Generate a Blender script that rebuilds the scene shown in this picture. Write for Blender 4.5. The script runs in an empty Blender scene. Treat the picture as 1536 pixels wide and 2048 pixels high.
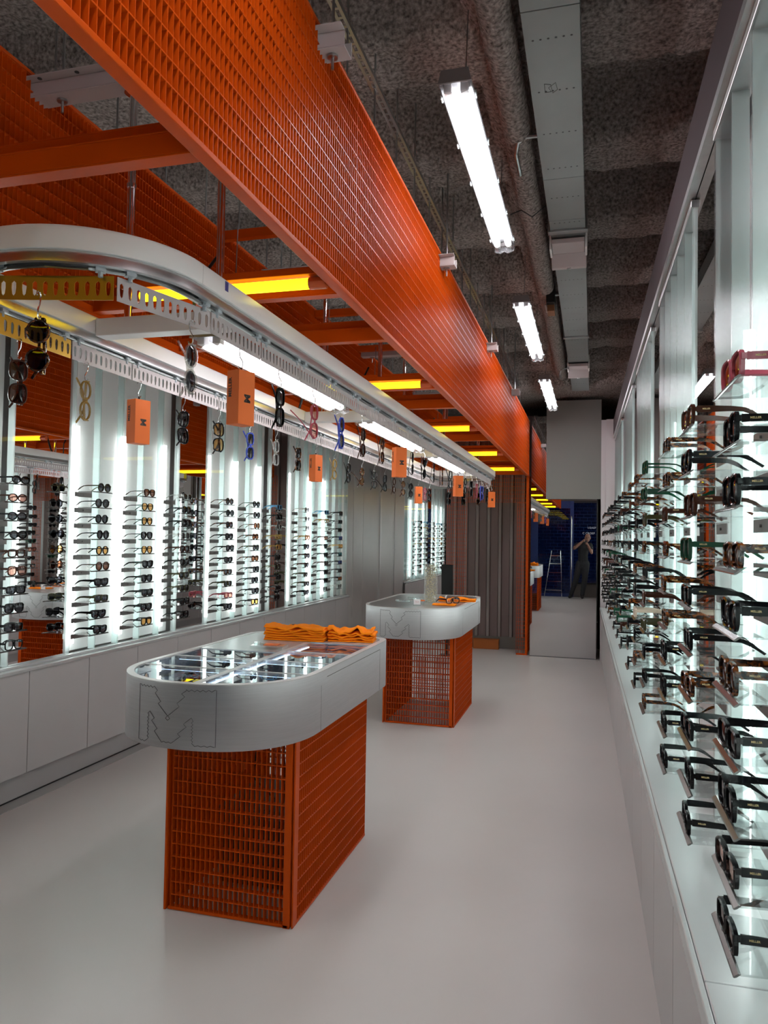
import bpy, bmesh, math, random
from mathutils import Vector, Matrix, noise
random.seed(7)
S = bpy.context.scene
C = S.collection
PI = math.pi

# ------------------------------------------------------------------ camera
EYE = Vector((0, 0, 1.55))
yaw, pit, rol = math.radians(15.5), math.radians(1.9), math.radians(0.95)
F = Vector((-math.sin(yaw)*math.cos(pit), math.cos(yaw)*math.cos(pit), math.sin(pit)))
R0 = Vector((math.cos(yaw), math.sin(yaw), 0)); U0 = R0.cross(F)
RT = math.cos(rol)*R0 + math.sin(rol)*U0; UP = -math.sin(rol)*R0 + math.cos(rol)*U0
cd = bpy.data.cameras.new('camera'); cam = bpy.data.objects.new('camera', cd); C.objects.link(cam)
cam.matrix_world = Matrix(((RT.x, UP.x, -F.x, EYE.x), (RT.y, UP.y, -F.y, EYE.y), (RT.z, UP.z, -F.z, EYE.z), (0, 0, 0, 1)))
cd.sensor_fit = 'VERTICAL'; cd.sensor_height = 24.0; cd.lens = 24.0*1508/2048; cd.clip_start = 0.02; cd.clip_end = 100
S.camera = cam
# ------------------------------------------------------------------ world, exposure, lamp strengths
S.view_settings.view_transform = 'Standard'; S.view_settings.look = 'None'
S.view_settings.gamma = 1.0; S.view_settings.use_curve_mapping = False
S.view_settings.exposure = 0.08
W = bpy.data.worlds.new('night_outside'); S.world = W; W.use_nodes = True
W.node_tree.nodes['Background'].inputs[0].default_value = (0.006, 0.018, 0.075, 1)
W.node_tree.nodes['Background'].inputs[1].default_value = 0.25
E_TUBE, E_OVAL, E_LED, E_YEL, E_CASE = 32.0, 13.0, 9.0, 2.8, 6.0
S.cycles.use_denoising = True
S.cycles.max_bounces = 10; S.cycles.transparent_max_bounces = 24
S.cycles.diffuse_bounces = 4; S.cycles.glossy_bounces = 5; S.cycles.sample_clamp_indirect = 6.0

# ------------------------------------------------------------------ materials
MAT = {}
def M(name, col, rough=0.5, metal=0.0, spec=0.5, emit=None, es=1.0, alpha=None, noise_amt=0, nscale=8, bump=0, bscale=60, stretch=None, coat=0):
    if name in MAT: return MAT[name]
    m = bpy.data.materials.new(name); m.use_nodes = True; MAT[name] = m
    nt = m.node_tree; b = nt.nodes['Principled BSDF']
    b.inputs['Base Color'].default_value = (*col, 1); b.inputs['Roughness'].default_value = rough
    b.inputs['Metallic'].default_value = metal; b.inputs['Specular IOR Level'].default_value = spec
    if coat: b.inputs['Coat Weight'].default_value = coat; b.inputs['Coat Roughness'].default_value = 0.08
    if emit:
        b.inputs['Emission Color'].default_value = (*emit, 1); b.inputs['Emission Strength'].default_value = es
    if noise_amt or bump:
        tc = nt.nodes.new('ShaderNodeTexCoord'); mp = nt.nodes.new('ShaderNodeMapping')
        nt.links.new(tc.outputs['Object'], mp.inputs[0])
        if stretch: mp.inputs['Scale'].default_value = stretch
    if noise_amt:
        n = nt.nodes.new('ShaderNodeTexNoise'); n.inputs['Scale'].default_value = nscale; n.inputs['Detail'].default_value = 6
        nt.links.new(mp.outputs[0], n.inputs[0])
        r = nt.nodes.new('ShaderNodeValToRGB'); r.color_ramp.elements[0].position = .3; r.color_ramp.elements[1].position = .7
        r.color_ramp.elements[0].color = (*[max(0, c*(1-noise_amt)) for c in col], 1)
        r.color_ramp.elements[1].color = (*[min(1, c*(1+noise_amt)) for c in col], 1)
        nt.links.new(n.outputs[0], r.inputs[0]); nt.links.new(r.outputs[0], b.inputs['Base Color'])
    if bump:
        n = nt.nodes.new('ShaderNodeTexNoise'); n.inputs['Scale'].default_value = bscale; n.inputs['Detail'].default_value = 5
        nt.links.new(mp.outputs[0], n.inputs[0]); bp = nt.nodes.new('ShaderNodeBump')
        bp.inputs['Strength'].default_value = bump; bp.inputs['Distance'].default_value = 0.02
        nt.links.new(n.outputs[0], bp.inputs['Height']); nt.links.new(bp.outputs[0], b.inputs['Normal'])
    return m
def clear(name, tint=(.97, .99, .98), gloss=1.0, rough=0.0, ior=1.45, body=0.0, bodycol=(.8, .9, .9), body_trans=False):
    """thin clear sheet: transparent + fresnel mirror, with an optional cloudy body"""
    if name in MAT: return MAT[name]
    m = bpy.data.materials.new(name); m.use_nodes = True; MAT[name] = m
    nt = m.node_tree; nt.nodes.remove(nt.nodes['Principled BSDF']); out = nt.nodes['Material Output']
    t = nt.nodes.new('ShaderNodeBsdfTransparent'); t.inputs[0].default_value = (*tint, 1)
    g = nt.nodes.new('ShaderNodeBsdfGlossy'); g.inputs['Roughness'].default_value = rough; g.inputs[0].default_value = (gloss, gloss, gloss, 1)
    fr = nt.nodes.new('ShaderNodeFresnel'); fr.inputs[0].default_value = ior
    mx = nt.nodes.new('ShaderNodeMixShader'); ge = nt.nodes.new('ShaderNodeNewGeometry')
    mm = nt.nodes.new('ShaderNodeMath'); mm.operation = 'SUBTRACT'; mm.inputs[0].default_value = 1; nt.links.new(ge.outputs['Backfacing'], mm.inputs[1])
    m4 = nt.nodes.new('ShaderNodeMath'); m4.operation = 'MULTIPLY'; nt.links.new(fr.outputs[0], m4.inputs[0]); nt.links.new(mm.outputs[0], m4.inputs[1])
    nt.links.new(m4.outputs[0], mx.inputs[0])
    base = t
    if body:
        d = nt.nodes.new('ShaderNodeBsdfDiffuse'); d.inputs[0].default_value = (*bodycol, 1)
        if body_trans:
            tr = nt.nodes.new('ShaderNodeBsdfTranslucent'); tr.inputs[0].default_value = (*bodycol, 1)
            m2 = nt.nodes.new('ShaderNodeMixShader'); m2.inputs[0].default_value = .5
            nt.links.new(d.outputs[0], m2.inputs[1]); nt.links.new(tr.outputs[0], m2.inputs[2]); d = m2
        m3 = nt.nodes.new('ShaderNodeMixShader'); m3.inputs[0].default_value = body
        nt.links.new(t.outputs[0], m3.inputs[1]); nt.links.new(d.outputs[0], m3.inputs[2]); base = m3
    nt.links.new(base.outputs[0], mx.inputs[1]); nt.links.new(g.outputs[0], mx.inputs[2]); nt.links.new(mx.outputs[0], out.inputs[0])
    return m
def mirror_mat(name, col=.8, rough=0.0, tint=(1, 1, 1)):
    m = M(name, tuple(col*c for c in tint), rough, 1.0); return m
def mottle(name, dark, light, scale=70, rough=.12, thr=.5):
    """tortoiseshell and other mottled plastics"""
    m = M(name, dark, rough, 0, .6); nt = m.node_tree; b = nt.nodes['Principled BSDF']
    tc = nt.nodes.new('ShaderNodeTexCoord'); n = nt.nodes.new('ShaderNodeTexNoise'); n.inputs['Scale'].default_value = scale
    n.inputs['Detail'].default_value = 3; n.inputs['Distortion'].default_value = .6
    nt.links.new(tc.outputs['Object'], n.inputs[0]); r = nt.nodes.new('ShaderNodeValToRGB')
    r.color_ramp.elements[0].position = thr-.06; r.color_ramp.elements[1].position = thr+.12
    r.color_ramp.elements[0].color = (*dark, 1); r.color_ramp.elements[1].color = (*light, 1)
    nt.links.new(n.outputs[0], r.inputs[0]); nt.links.new(r.outputs[0], b.inputs['Base Color']); return m

ORANGE = M('orange_powder_coat', (.53, .064, .0018), .36, 0, .15, noise_amt=.06, nscale=3)
ORANGE_CLOTH = M('orange_cloth', (1.0, .255, .004), .9, 0, .2, bump=.2, bscale=900)
ORANGE_CARD = M('orange_card', (.82, .17, .03), .55, 0, .3)
ALU = M('brushed_aluminium', (.66, .66, .66), .30, 1, noise_amt=.05, nscale=30, bump=.03, bscale=60, stretch=(1, 1, 30))
ALU_H = M('brushed_aluminium_band', (.80, .80, .81), .36, 1, noise_amt=.04, nscale=6, stretch=(1, 1, 40))
_b = ALU_H.node_tree.nodes['Principled BSDF']; _b.inputs['Anisotropic'].default_value = .85
_t = ALU_H.node_tree.nodes.new('ShaderNodeTangent'); _t.direction_type = 'RADIAL'; _t.axis = 'Z'
ALU_H.node_tree.links.new(_t.outputs[0], _b.inputs['Tangent'])
WALLMETAL = M('satin_metal_wall', (.60, .58, .565), .36, .5, noise_amt=.05, nscale=2)
CAB = M('grey_lacquer_panel', (.52, .50, .50), .38, 0, .45, noise_amt=.02, nscale=2)
LEDGE = M('pale_satin_ledge', (.60, .62, .62), .25, .35)
DARKGAP = M('shadow_gap_black', (.03, .03, .03), .6)
TOE = M('toe_kick_grey', (.42, .41, .41), .4)
WHITE = M('white_enamel', (.86, .845, .83), .28, 0, .5)
PINKWHITE = M('pale_painted_steel', (.47, .41, .405), .45)
STEEL = M('zinc_steel', (.45, .46, .46), .32, 1)
CHROME = M('chrome', (.8, .8, .8), .08, 1)
DARKSTEEL = M('dark_steel_rod', (.25, .25, .25), .3, 1)
BLACK = M('black_plastic', (.012, .012, .012), .35)
GREYPLASTIC = M('grey_plastic_block', (.40, .44, .47), .35)
GOLD_TONE = M('gold_tone', (.46, .27, .04), .42, .9)
GOLDPRINT = M('gold_print', (.80, .62, .30), .4, .3)
BLACKPRINT = M('black_print', (.02, .015, .012), .6)
DUCT = M('galvanised_tray', (.225, .245, .238), .5, .25, noise_amt=.06, nscale=4)
SPRAY = M('sprayed_fireproofing', (.29, .245, .225), .95, 0, .1, noise_amt=.62, nscale=60, bump=.7, bscale=75)
HEADER = M('grey_plaster_bulkhead', (.205, .195, .18), .7, noise_amt=.04, nscale=1.2)
PIER = M('pinkish_white_wall', (.62, .56, .57), .5)
PURPLE = M('mauve_grey_fascia', (.075, .058, .062), .8, 0, .15)
MIRROR = mirror_mat('mirror', .80)
BACKING = M('white_backing_board', (.88, .90, .90), .6)
GLASSP = clear('channel_glass', (.985, .995, .99), .7, .02, ior=1.35)
GLASSR = clear('channel_glass_satin', (.985, .995, .99), .45, .22, ior=1.3)
FLANGE = clear('channel_glass_edge', (.94, .985, .98), .5, .1, ior=1.3, body=.35, bodycol=(.88, .95, .945), body_trans=True)
ACRYL = clear('clear_acrylic', (.88, .90, .90), 1, .01, ior=1.65, body=.13, bodycol=(.42, .42, .41))
ACRYL_EDGE = M('acrylic_edge', (.16, .15, .145), .2, .6)
BRACKET = M('grey_bracket', (.20, .19, .185), .35, .4)
COVER = clear('lamp_cover', (.98, .98, .98), 1, .05)
TUBE = M('lit_tube', (1, 1, 1), emit=(.97, .96, 1), es=E_TUBE)
TUBE2 = M('lit_tube_oval', (1, 1, 1), emit=(.97, .96, 1), es=E_OVAL)
LED = M('lit_led_tube', (1, 1, 1), emit=(.97, 1, .985), es=E_LED)
YTUBE = M('lit_yellow_tube', (1, .8, 0), emit=(1.0, .84, .01), es=E_YEL)
CASELED = M('lit_blue_white_strip', (1, 1, 1), emit=(.55, .75, 1), es=E_CASE)
BLUE = M('dark_blue_frame', (.01, .03, .16), .35)
NAVYGLASS = clear('shop_window_glass', (.5, .6, .8), 1, .0)
SKIN = M('skin', (.27, .13, .09), .55)
BLACKCLOTH = M('black_cloth', (.012, .012, .014), .85)
CORR = M('corrugated_grey_sheet', (.19, .135, .125), .38, .35)
CORR2 = M('corrugated_pale_rib', (.27, .23, .215), .38, .35)

def floor_mat():
    m = M('poured_resin_floor', (.62, .575, .55), .34, 0, .5); nt = m.node_tree; b = nt.nodes['Principled BSDF']
    tc = nt.nodes.new('ShaderNodeTexCoord'); n = nt.nodes.new('ShaderNodeTexNoise'); n.inputs['Scale'].default_value = 1.3; n.inputs['Detail'].default_value = 8
    nt.links.new(tc.outputs['Object'], n.inputs[0]); r = nt.nodes.new('ShaderNodeValToRGB')
    r.color_ramp.elements[0].color = (.56, .52, .498, 1); r.color_ramp.elements[1].color = (.66, .615, .59, 1)
    nt.links.new(n.outputs[0], r.inputs[0]); nt.links.new(r.outputs[0], b.inputs['Base Color'])
    r2 = nt.nodes.new('ShaderNodeMapRange'); r2.inputs[3].default_value = .26; r2.inputs[4].default_value = .42
    nt.links.new(n.outputs[0], r2.inputs[0]); nt.links.new(r2.outputs[0], b.inputs['Roughness']); return m
FLOOR = floor_mat()

# ------------------------------------------------------------------ helpers
class MB:
    def __init__(s): s.v = []; s.f = []
    def box(s, x0, x1, y0, y1, z0, z1, skip=()):
        n = len(s.v)
        s.v += [(x, y, z) for z in (z0, z1) for y in (y0, y1) for x in (x0, x1)]
        s.f += [tuple(n+i for i in q) for k, q in enumerate(((0, 2, 3, 1), (4, 5, 7, 6), (0, 1, 5, 4), (2, 6, 7, 3), (0, 4, 6, 2), (1, 3, 7, 5))) if k not in skip]
        return s
    def obox(s, c, ax, ay, az):
        c, ax, ay, az = map(Vector, (c, ax, ay, az)); n = len(s.v)
        s.v += [tuple(c+i*ax+j*ay+k*az) for k in (-.5, .5) for j in (-.5, .5) for i in (-.5, .5)]
        s.f += [tuple(n+i for i in q) for q in ((0, 2, 3, 1), (4, 5, 7, 6), (0, 1, 5, 4), (2, 6, 7, 3), (0, 4, 6, 2), (1, 3, 7, 5))]; return s
    def path(s, pts, r, n=8, closed=False, cap=True):
        pts = [Vector(p) for p in pts]; L = len(pts); rr = r if isinstance(r, (list, tuple)) else [r]*L
        base = len(s.v); prev = None
        for i, p in enumerate(pts):
            if closed: d = (pts[(i+1) % L]-pts[i-1])
            else: d = pts[min(i+1, L-1)]-pts[max(i-1, 0)]
            d.normalize()
            ref = prev if prev is not None else (Vector((0, 0, 1)) if abs(d.z) < .9 else Vector((1, 0, 0)))
            a = ref-d*ref.dot(d)
            if a.length < 1e-5: a = d.orthogonal()
            a.normalize(); b = d.cross(a); prev = a
            for k in range(n):
                t = 2*PI*k/n; s.v.append(tuple(p+rr[i]*(math.cos(t)*a+math.sin(t)*b)))
        m = L if closed else L-1
        for i in range(m):
            for k in range(n):
                a0 = base+i*n+k; a1 = base+i*n+(k+1) % n; b0 = base+((i+1) % L)*n+k; b1 = base+((i+1) % L)*n+(k+1) % n
                s.f.append((a0, a1, b1, b0))
        if cap and not closed:
            s.f.append(tuple(base+k for k in range(n))[::-1]); s.f.append(tuple(base+(L-1)*n+k for k in range(n)))
        return s
    def prism(s, poly, vec):
        n = len(s.v); k = len(poly); vec = Vector(vec)
        s.v += [tuple(p) for p in poly]+[tuple(Vector(p)+vec) for p in poly]
        s.f.append(tuple(range(n, n+k))[::-1]); s.f.append(tuple(range(n+k, n+2*k)))
        for i in range(k): s.f.append((n+i, n+(i+1) % k, n+k+(i+1) % k, n+k+i))
        return s
    def sweep(s, sects, closed_prof=True, loop=False, cap=True):
        n = len(s.v); k = len(sects[0]); L = len(sects)
        for q in sects: s.v += [tuple(p) for p in q]
        for i in range(L if loop else L-1):
            for j in range(k if closed_prof else k-1):
                a, b = n+i*k, n+((i+1) % L)*k
                s.f.append((a+j, a+(j+1) % k, b+(j+1) % k, b+j))
        if cap and not loop and closed_prof:
            s.f.append(tuple(n+j for j in range(k))[::-1]); s.f.append(tuple(n+(L-1)*k+j for j in range(k)))
        return s
    def mesh(s, name, smooth=False):
        me = bpy.data.meshes.new(name); me.from_pydata(s.v, [], s.f); me.update()
        bm = bmesh.new(); bm.from_mesh(me); bmesh.ops.recalc_face_normals(bm, faces=bm.faces); bm.to_mesh(me); bm.free()
        if smooth:
            for p in me.polygons: p.use_smooth = True
            if smooth != 'all':
                try: me.set_sharp_from_angle(angle=math.radians(smooth if smooth is not True else 35))
                except Exception: pass
        return me
    def build(s, name, mat, parent=None, smooth=False, bevel=0, loc=None):
        me = s.mesh(name, smooth); me.materials.append(mat)
        return link(name, me, parent, loc, bevel)
def link(name, me, parent=None, loc=None, bevel=0):
    o = bpy.data.objects.new(name, me); C.objects.link(o)
    if parent is not None: o.parent = parent
    if loc is not None: o.location = loc
    if bevel:
        b = o.modifiers.new('bevel', 'BEVEL'); b.width = bevel; b.segments = 2; b.limit_method = 'ANGLE'
    return o
def tag(o, label, cat, group=None, kind=None):
    o['label'] = label
    if cat: o['category'] = cat
    if group: o['group'] = group
    if kind: o['kind'] = kind
    return o
def thing(name, label, cat, loc=(0, 0, 0), rz=0, group=None):
    o = bpy.data.objects.new(name, None); C.objects.link(o); o.location = loc; o.rotation_euler = (0, 0, rz)
    o.empty_display_size = .1
    return tag(o, label, cat, group)
def struct(o): o['kind'] = 'structure'; return o
def dup(root, loc=None, rot=None):
    r = root.copy(); C.objects.link(r)
    if loc is not None: r.location = loc
    if rot is not None: r.rotation_euler = rot
    for ch in root.children:
        c = ch.copy(); C.objects.link(c); c.parent = r
        for g in ch.children:
            d = g.copy(); C.objects.link(d); d.parent = c
    return r
def setmat(o, m):
    o.material_slots[0].link = 'OBJECT'; o.material_slots[0].material = m
def text_mesh(body, size, depth=.0004, bold=.0):
    cu = bpy.data.curves.new('lettering', 'FONT'); cu.body = body; cu.size = size; cu.extrude = depth; cu.offset = bold
    cu.align_x = 'CENTER'; cu.align_y = 'CENTER'; cu.space_character = 1.05
    o = bpy.data.objects.new('tmp', cu); C.objects.link(o)
    dg = bpy.context.evaluated_depsgraph_get(); me = bpy.data.meshes.new_from_object(o.evaluated_get(dg)); me = me.copy()
    bpy.data.objects.remove(o); return me
ORD = ['first', 'second', 'third', 'fourth', 'fifth', 'sixth', 'seventh', 'eighth', 'ninth', 'tenth', 'eleventh', 'twelfth', 'thirteenth', 'fourteenth', 'fifteenth', 'sixteenth', 'seventeenth', 'eighteenth', 'nineteenth', 'twentieth', 'twenty-first', 'twenty-second']
TH = .0132        # the right-hand wall stands turned by this angle
def RWP(a, y, z=0): return Vector((a*math.cos(TH)-y*math.sin(TH), a*math.sin(TH)+y*math.cos(TH), z))

# ================================================================== SETTING
Y0, Y1 = -.8, 11.35
struct(MB().box(-3.45, .75, Y0-.3, Y1+.1, -.06, 0).build('floor', FLOOR))
def ceiling():
    nx, ny = 84, 300; xs = [-3.45+4.25*i/nx for i in range(nx+1)]; ys = [Y0-.2+(Y1-Y0+.4)*j/ny for j in range(ny+1)]
    mb = MB()
    def h(x, y):
        t = ((y-4.12+.06*noise.noise(Vector((x*1.5, y, 3)))) % 1.0); d = min(t, 1-t)
        k = max(0, min(1, (.24-d)/.07)); k = k*k*(3-2*k)
        z = 3.90-.30*k
        e = abs(x+.40)                                     # pipe run buried under the spray
        if e < .13: z = min(z, 3.60+.10*(1-math.sqrt(max(0, 1-(e/.13)**2))))
        if y > 9.4: z = min(z, 3.44)
        return z+.022*noise.noise(Vector((x*7, y*7, 0)))+.014*noise.noise(Vector((x*19, y*19, 5)))
    for y in ys:
        for x in xs: mb.v.append((x, y, h(x, y)))
    for j in range(ny):
        for i in range(nx):
            a = j*(nx+1)+i; mb.f.append((a, a+1, a+nx+2, a+nx+1))
    return struct(mb.build('ceiling', SPRAY, smooth='all'))
ceiling()
struct(MB().box(-3.45, .75, Y0-.3, Y1+.2, 3.97, 4.02).build('ceiling_slab', SPRAY))
struct(MB().box(-3.5, -3.34, Y0-.3, 9.69, 0, 3.95).build('wall_left', M('pale_wall', (.42, .41, .40), .6)))
wl = MB(); wl.box(-3.34, -3.20, 9.70, 10.42, 0, 2.95).box(-3.34, -3.20, 10.43, 11.27, 0, 2.95)
struct(wl.build('wall_left_metal', WALLMETAL, bevel=.002))
struct(MB().box(-3.34, -3.26, Y0-.3, 11.3, 2.97, 3.95).build('wall_left_upper', SPRAY))
wr = struct(MB().box(.56, .66, Y0-.3, 11.4, 0, 3.95).build('wall_right', SPRAY)); wr.rotation_euler.z = TH
struct(MB().box(-3.4, .7, 11.30, 11.42, 0, 3.95).build('wall_back', M('dark_back_wall', (.12, .11, .10), .7)))
struct(MB().box(-.60, .098, 10.17, 10.235, 2.09, 3.39).build('wall_back_bulkhead', HEADER))
struct(MB().box(.098, .16, 10.17, 10.6, 0, 3.12).box(.16, .50, 10.12, 10.6, 0, 3.12).build('wall_back_pier', PIER))
struct(MB().box(.051, .062, 10.205, 10.235, 0.12, 2.09).build('trim_1', BLACK))
# front of the shop, behind the photographer
wf = MB(); wf.box(-3.4, -1.72, Y0-.1, Y0, 0, 3.95).box(-1.72, .1, Y0-.1, Y0, 2.62, 3.95).box(.10, .7, Y0-.1, Y0, 0, 3.95).box(-.5, .10, Y0-.1, Y0, 0, .36)
struct(wf.build('wall_front', M('front_wall', (.16, .13, .12), .6)))

# mirrors at the end of the room
t = thing('tall_mirror', 'tall frameless end mirror reaching the floor between orange mesh post and pier', 'mirror', (-.37, 10.25, 0))
MB().box(-.43, .42, .0, .012, .0, 3.2).build('pane', mirror_mat('grey_tinted_mirror', .60), t)
MB().box(-.43, .42, -.006, .0, .0, .012).build('bottom_rail', DARKSTEEL, t)
t = thing('end_mirror', 'wide mirror on the end wall left of the orange mesh portal', 'mirror', (-2.6, 11.28, 0))
MB().box(-.60, .63, -.002, .012, .02, 2.30).build('pane', MIRROR, t)
MB().box(-.60, .63, -.012, .012, 2.30, 2.95).build('top_panel', WALLMETAL, t)
MB().box(-.60, -.575, -.02, -.002, .0, 2.95).build('edge_strip', ALU, t)

# ================================================================== LEFT LEDGE AND CABINETS
t = thing('ledge', 'long pale satin metal ledge under the glasses wall behind the tables', 'ledge', (0, 0, 0))
MB().box(-3.33, -3.145, -.2, 9.69, .735, .757).build('top', LEDGE, t, bevel=.004)
MB().box(-3.22, -3.19, -.2, 9.69, .757, .772).build('step', LEDGE, t, bevel=.002)
left_y = [1.545+.5437*k for k in range(0, 15)]
for k, y in enumerate(left_y):
    where = ORD[k]
    t = thing('base_cabinet', f'grey handleless base cabinet under the ledge behind the tables, {where} from the shop front', 'cabinet', (-3.16, y, 0), group='base cabinets behind the tables')
    MB().box(-.17, -.02, .002, .541, .15, .733).build('carcass', TOE, t)
    MB().box(-.018, 0, .0025, .5412, .150, .733).build('door', CAB, t, bevel=.0015)
MB_t = MB().box(-3.3, -3.195, -.2, 9.69, 0.0, .15)
struct(MB_t.build('baseboard_left', TOE))
struct(MB().box(-3.195, -3.10, -.2, 9.69, 0.0, .004).build('floor_shade_sheet', M('floor_edge_shade', (.40, .39, .38), .3)))  # thin grey sheet painting in reflection and shade beside the toe kick
struct(MB().box(-3.2, -3.192, -.2, 9.69, .004, .012).build('trim_3', BLACK))
# ================================================================== RIGHT LEDGE AND CABINETS
t = thing('ledge', 'pale satin metal ledge below the glasses wall along the aisle', 'ledge', (0, 0, 0), TH)
MB().box(.236, .50, 1.607, 10.05, .675, .70).build('top', LEDGE, t, bevel=.003)
MB().box(.236, .50, -.6, 1.604, .675, .70).build('top', LEDGE, t, bevel=.003)
MB().box(.222, .2355, -.6, 10.05, .655, .697).build('front_lip', LEDGE, t, bevel=.003)
for k in range(18):
    y = -.02+.545*k
    t = thing('base_cabinet', f'grey handleless base cabinet along the aisle wall, {ORD[k]} from the shop front', 'cabinet', RWP(.24, y), TH, group='base cabinets along the aisle')
    MB().box(.02, .2, .002, .541, .10, .672).build('carcass', DARKGAP, t)
    MB().box(0, .018, .004, .541, .10, .655).build('door', CAB, t, bevel=.0015)
bb = struct(MB().box(.258, .45, -.6, 10.1, 0, .10).build('baseboard_right', TOE)); bb.rotation_euler.z = TH

# ================================================================== BACKLIT CHANNEL-GLASS PANELS AND MIRRORS
def glass_panel(side, y0, y1, n_ch, tubes, z0, z1, label):
    """local: room side at x=0, goes back to x=-.13 (left wall); the right wall turns it round"""
    sg = -1 if side == 'L' else 1
    X = -3.20 if side == 'L' else .40
    t = thing('glass_panel', label, 'glass panel', (X, 0, 0) if side == 'L' else RWP(X, 0), 0 if side == 'L' else TH, group='backlit channel glass panels')
    def bx(a, b, y, yy, z, zz, mb=None):
        mb = mb or MB(); return mb.box(min(sg*a, sg*b), max(sg*a, sg*b), y, yy, z, zz)
    bx(.095, .12, y0, y1, z0, z1+.005).build('backing_board', BACKING, t)
    w = (y1-y0)/n_ch
    for i in range(n_ch):
        mb = MB(); bx(0, .004, y0+i*w+.001, y0+(i+1)*w-.001, z0, z1-.03, mb)
        mb.build('glass_channel', GLASSP if side == 'L' else GLASSR, t)
        mb = MB(); bx(.004, .05, y0+i*w+.001, y0+i*w+.007, z0, z1-.03, mb); bx(.004, .05, y0+(i+1)*w-.007, y0+(i+1)*w-.001, z0, z1-.03, mb)
        mb.build('channel_flange', FLANGE, t)
    for y in tubes:
        y += .055 if side == 'L' else .03
        mb = MB(); mb.path([(sg*.070, y, z0+.05), (sg*.070, y, z0+1.47)], .017, 10); mb.build('light_tube', LED, t, smooth=True)
    bx(-.004, .06, y0, y1, z1-.03, z1).build('top_rail', ALU, t, bevel=.002)
    return t
zl0, zl1 = .774, 2.895
PL = [(.55, 1.79, [.60, 1.12, 1.64]), (2.32, 3.595, [2.37, 2.89, 3.41]), (4.11, 5.39, [4.16, 4.68, 5.21]), (5.885, 7.19, [5.93, 6.46, 6.98]), (7.69, 9.69, [7.76, 8.37, 8.90])]
for i, (a, b, tb) in enumerate(PL):
    glass_panel('L', a, b, 5 if b-a < 1.5 else 8, tb, zl0, zl1, f'tall backlit glass panel with cyan ribs behind the tables, {ORD[i]} from the shop front')
PR = [(-.56, .77), (1.215, 2.56), (3.06, 4.34), (4.84, 6.12), (6.62, 7.90), (8.40, 10.10)]
for i, (a, b) in enumerate(PR):
    s0 = a
    glass_panel('R', a, b, 5 if b-a < 1.5 else 7, [(s0 if i != 1 else 1.28)+q for q in (.05, .57, 1.08)], .702, 2.865, f'tall backlit glass panel with pale ribs beside the aisle, {ORD[i]} from the shop front')
LM = [(3.60, 4.105), (5.395, 5.88), (7.195, 7.685), (1.80, 2.312)]
for i, (a, b) in enumerate(LM):
    t = thing('wall_mirror', f'narrow mirror strip between glass panels behind the tables, {["second","third","fourth","first"][i]} from the shop front', 'mirror', (-3.20, a, 0), group='mirror strips')
    MB().box(-.032, -.026, 0, b-a, zl0, zl1-.03).build('pane', MIRROR, t)
    MB().box(-.06, -.033, 0, b-a, zl0, zl1).build('backing_board', DARKGAP, t)
RM = [(.78, 1.205), (2.56, 3.06), (4.34, 4.84), (6.12, 6.62), (7.90, 8.40)]
for i, (a, b) in enumerate(RM):
    t = thing('wall_mirror', f'narrow mirror strip between glass panels beside the aisle, {ORD[i]} from the shop front', 'mirror', RWP(.40, a), TH, group='mirror strips')
    MB().box(.012, .018, 0, b-a, .70, 2.87).build('pane', MIRROR, t)
    MB().box(.019, .05, 0, b-a, .70, 2.90).build('backing_board', DARKGAP, t)
f1 = struct(MB().box(.38, .55, -.6, 10.1, 2.90, 3.11).build('trim_4', PURPLE)); f1.rotation_euler.z = TH
f2 = struct(MB().box(.378, .41, -.6, 10.1, 2.868, 2.899).build('trim_5', ALU)); f2.rotation_euler.z = TH
struct(MB().box(-3.34, -3.17, -.6, 9.7, 2.90, 2.97).build('trim_6', PURPLE))

# ================================================================== SUNGLASSES
def superellipse(a, b, n, k=20, tilt=0, top=1.0, cut=0):
    pts = []
    for i in range(k):
        t = 2*PI*i/k; c, s = math.cos(t), math.sin(t)
        x = a*abs(c)**(2/n)*(1 if c >= 0 else -1); z = b*abs(s)**(2/n)*(1 if s >= 0 else -1)
        x *= 1+(top-1)*(z/b)
        z += tilt*x
        if cut and x < 0 and z < 0: x += cut*(-z/b)*a
        pts.append((x, z))
    return pts
SHAPES = {'round': (superellipse(.0245, .0235, 2.0), .0045, .0075, 'round'),
          'rectangular': (superellipse(.0275, .0175, 4.5, top=1.03), .0052, .0145, 'rectangular'),
          'square': (superellipse(.0270, .0220, 3.4, top=1.04, cut=.12), .0048, .013, 'square'),
          'oval': (superellipse(.0285, .0180, 2.1), .0045, .009, 'oval'),
          'aviator': (superellipse(.0270, .0235, 2.7, top=1.10, cut=.22), .0028, .006, 'aviator'),
          'angular': (superellipse(.0285, .0200, 3.0, tilt=.10, top=1.08), .0058, .015, 'angular')}
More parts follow.
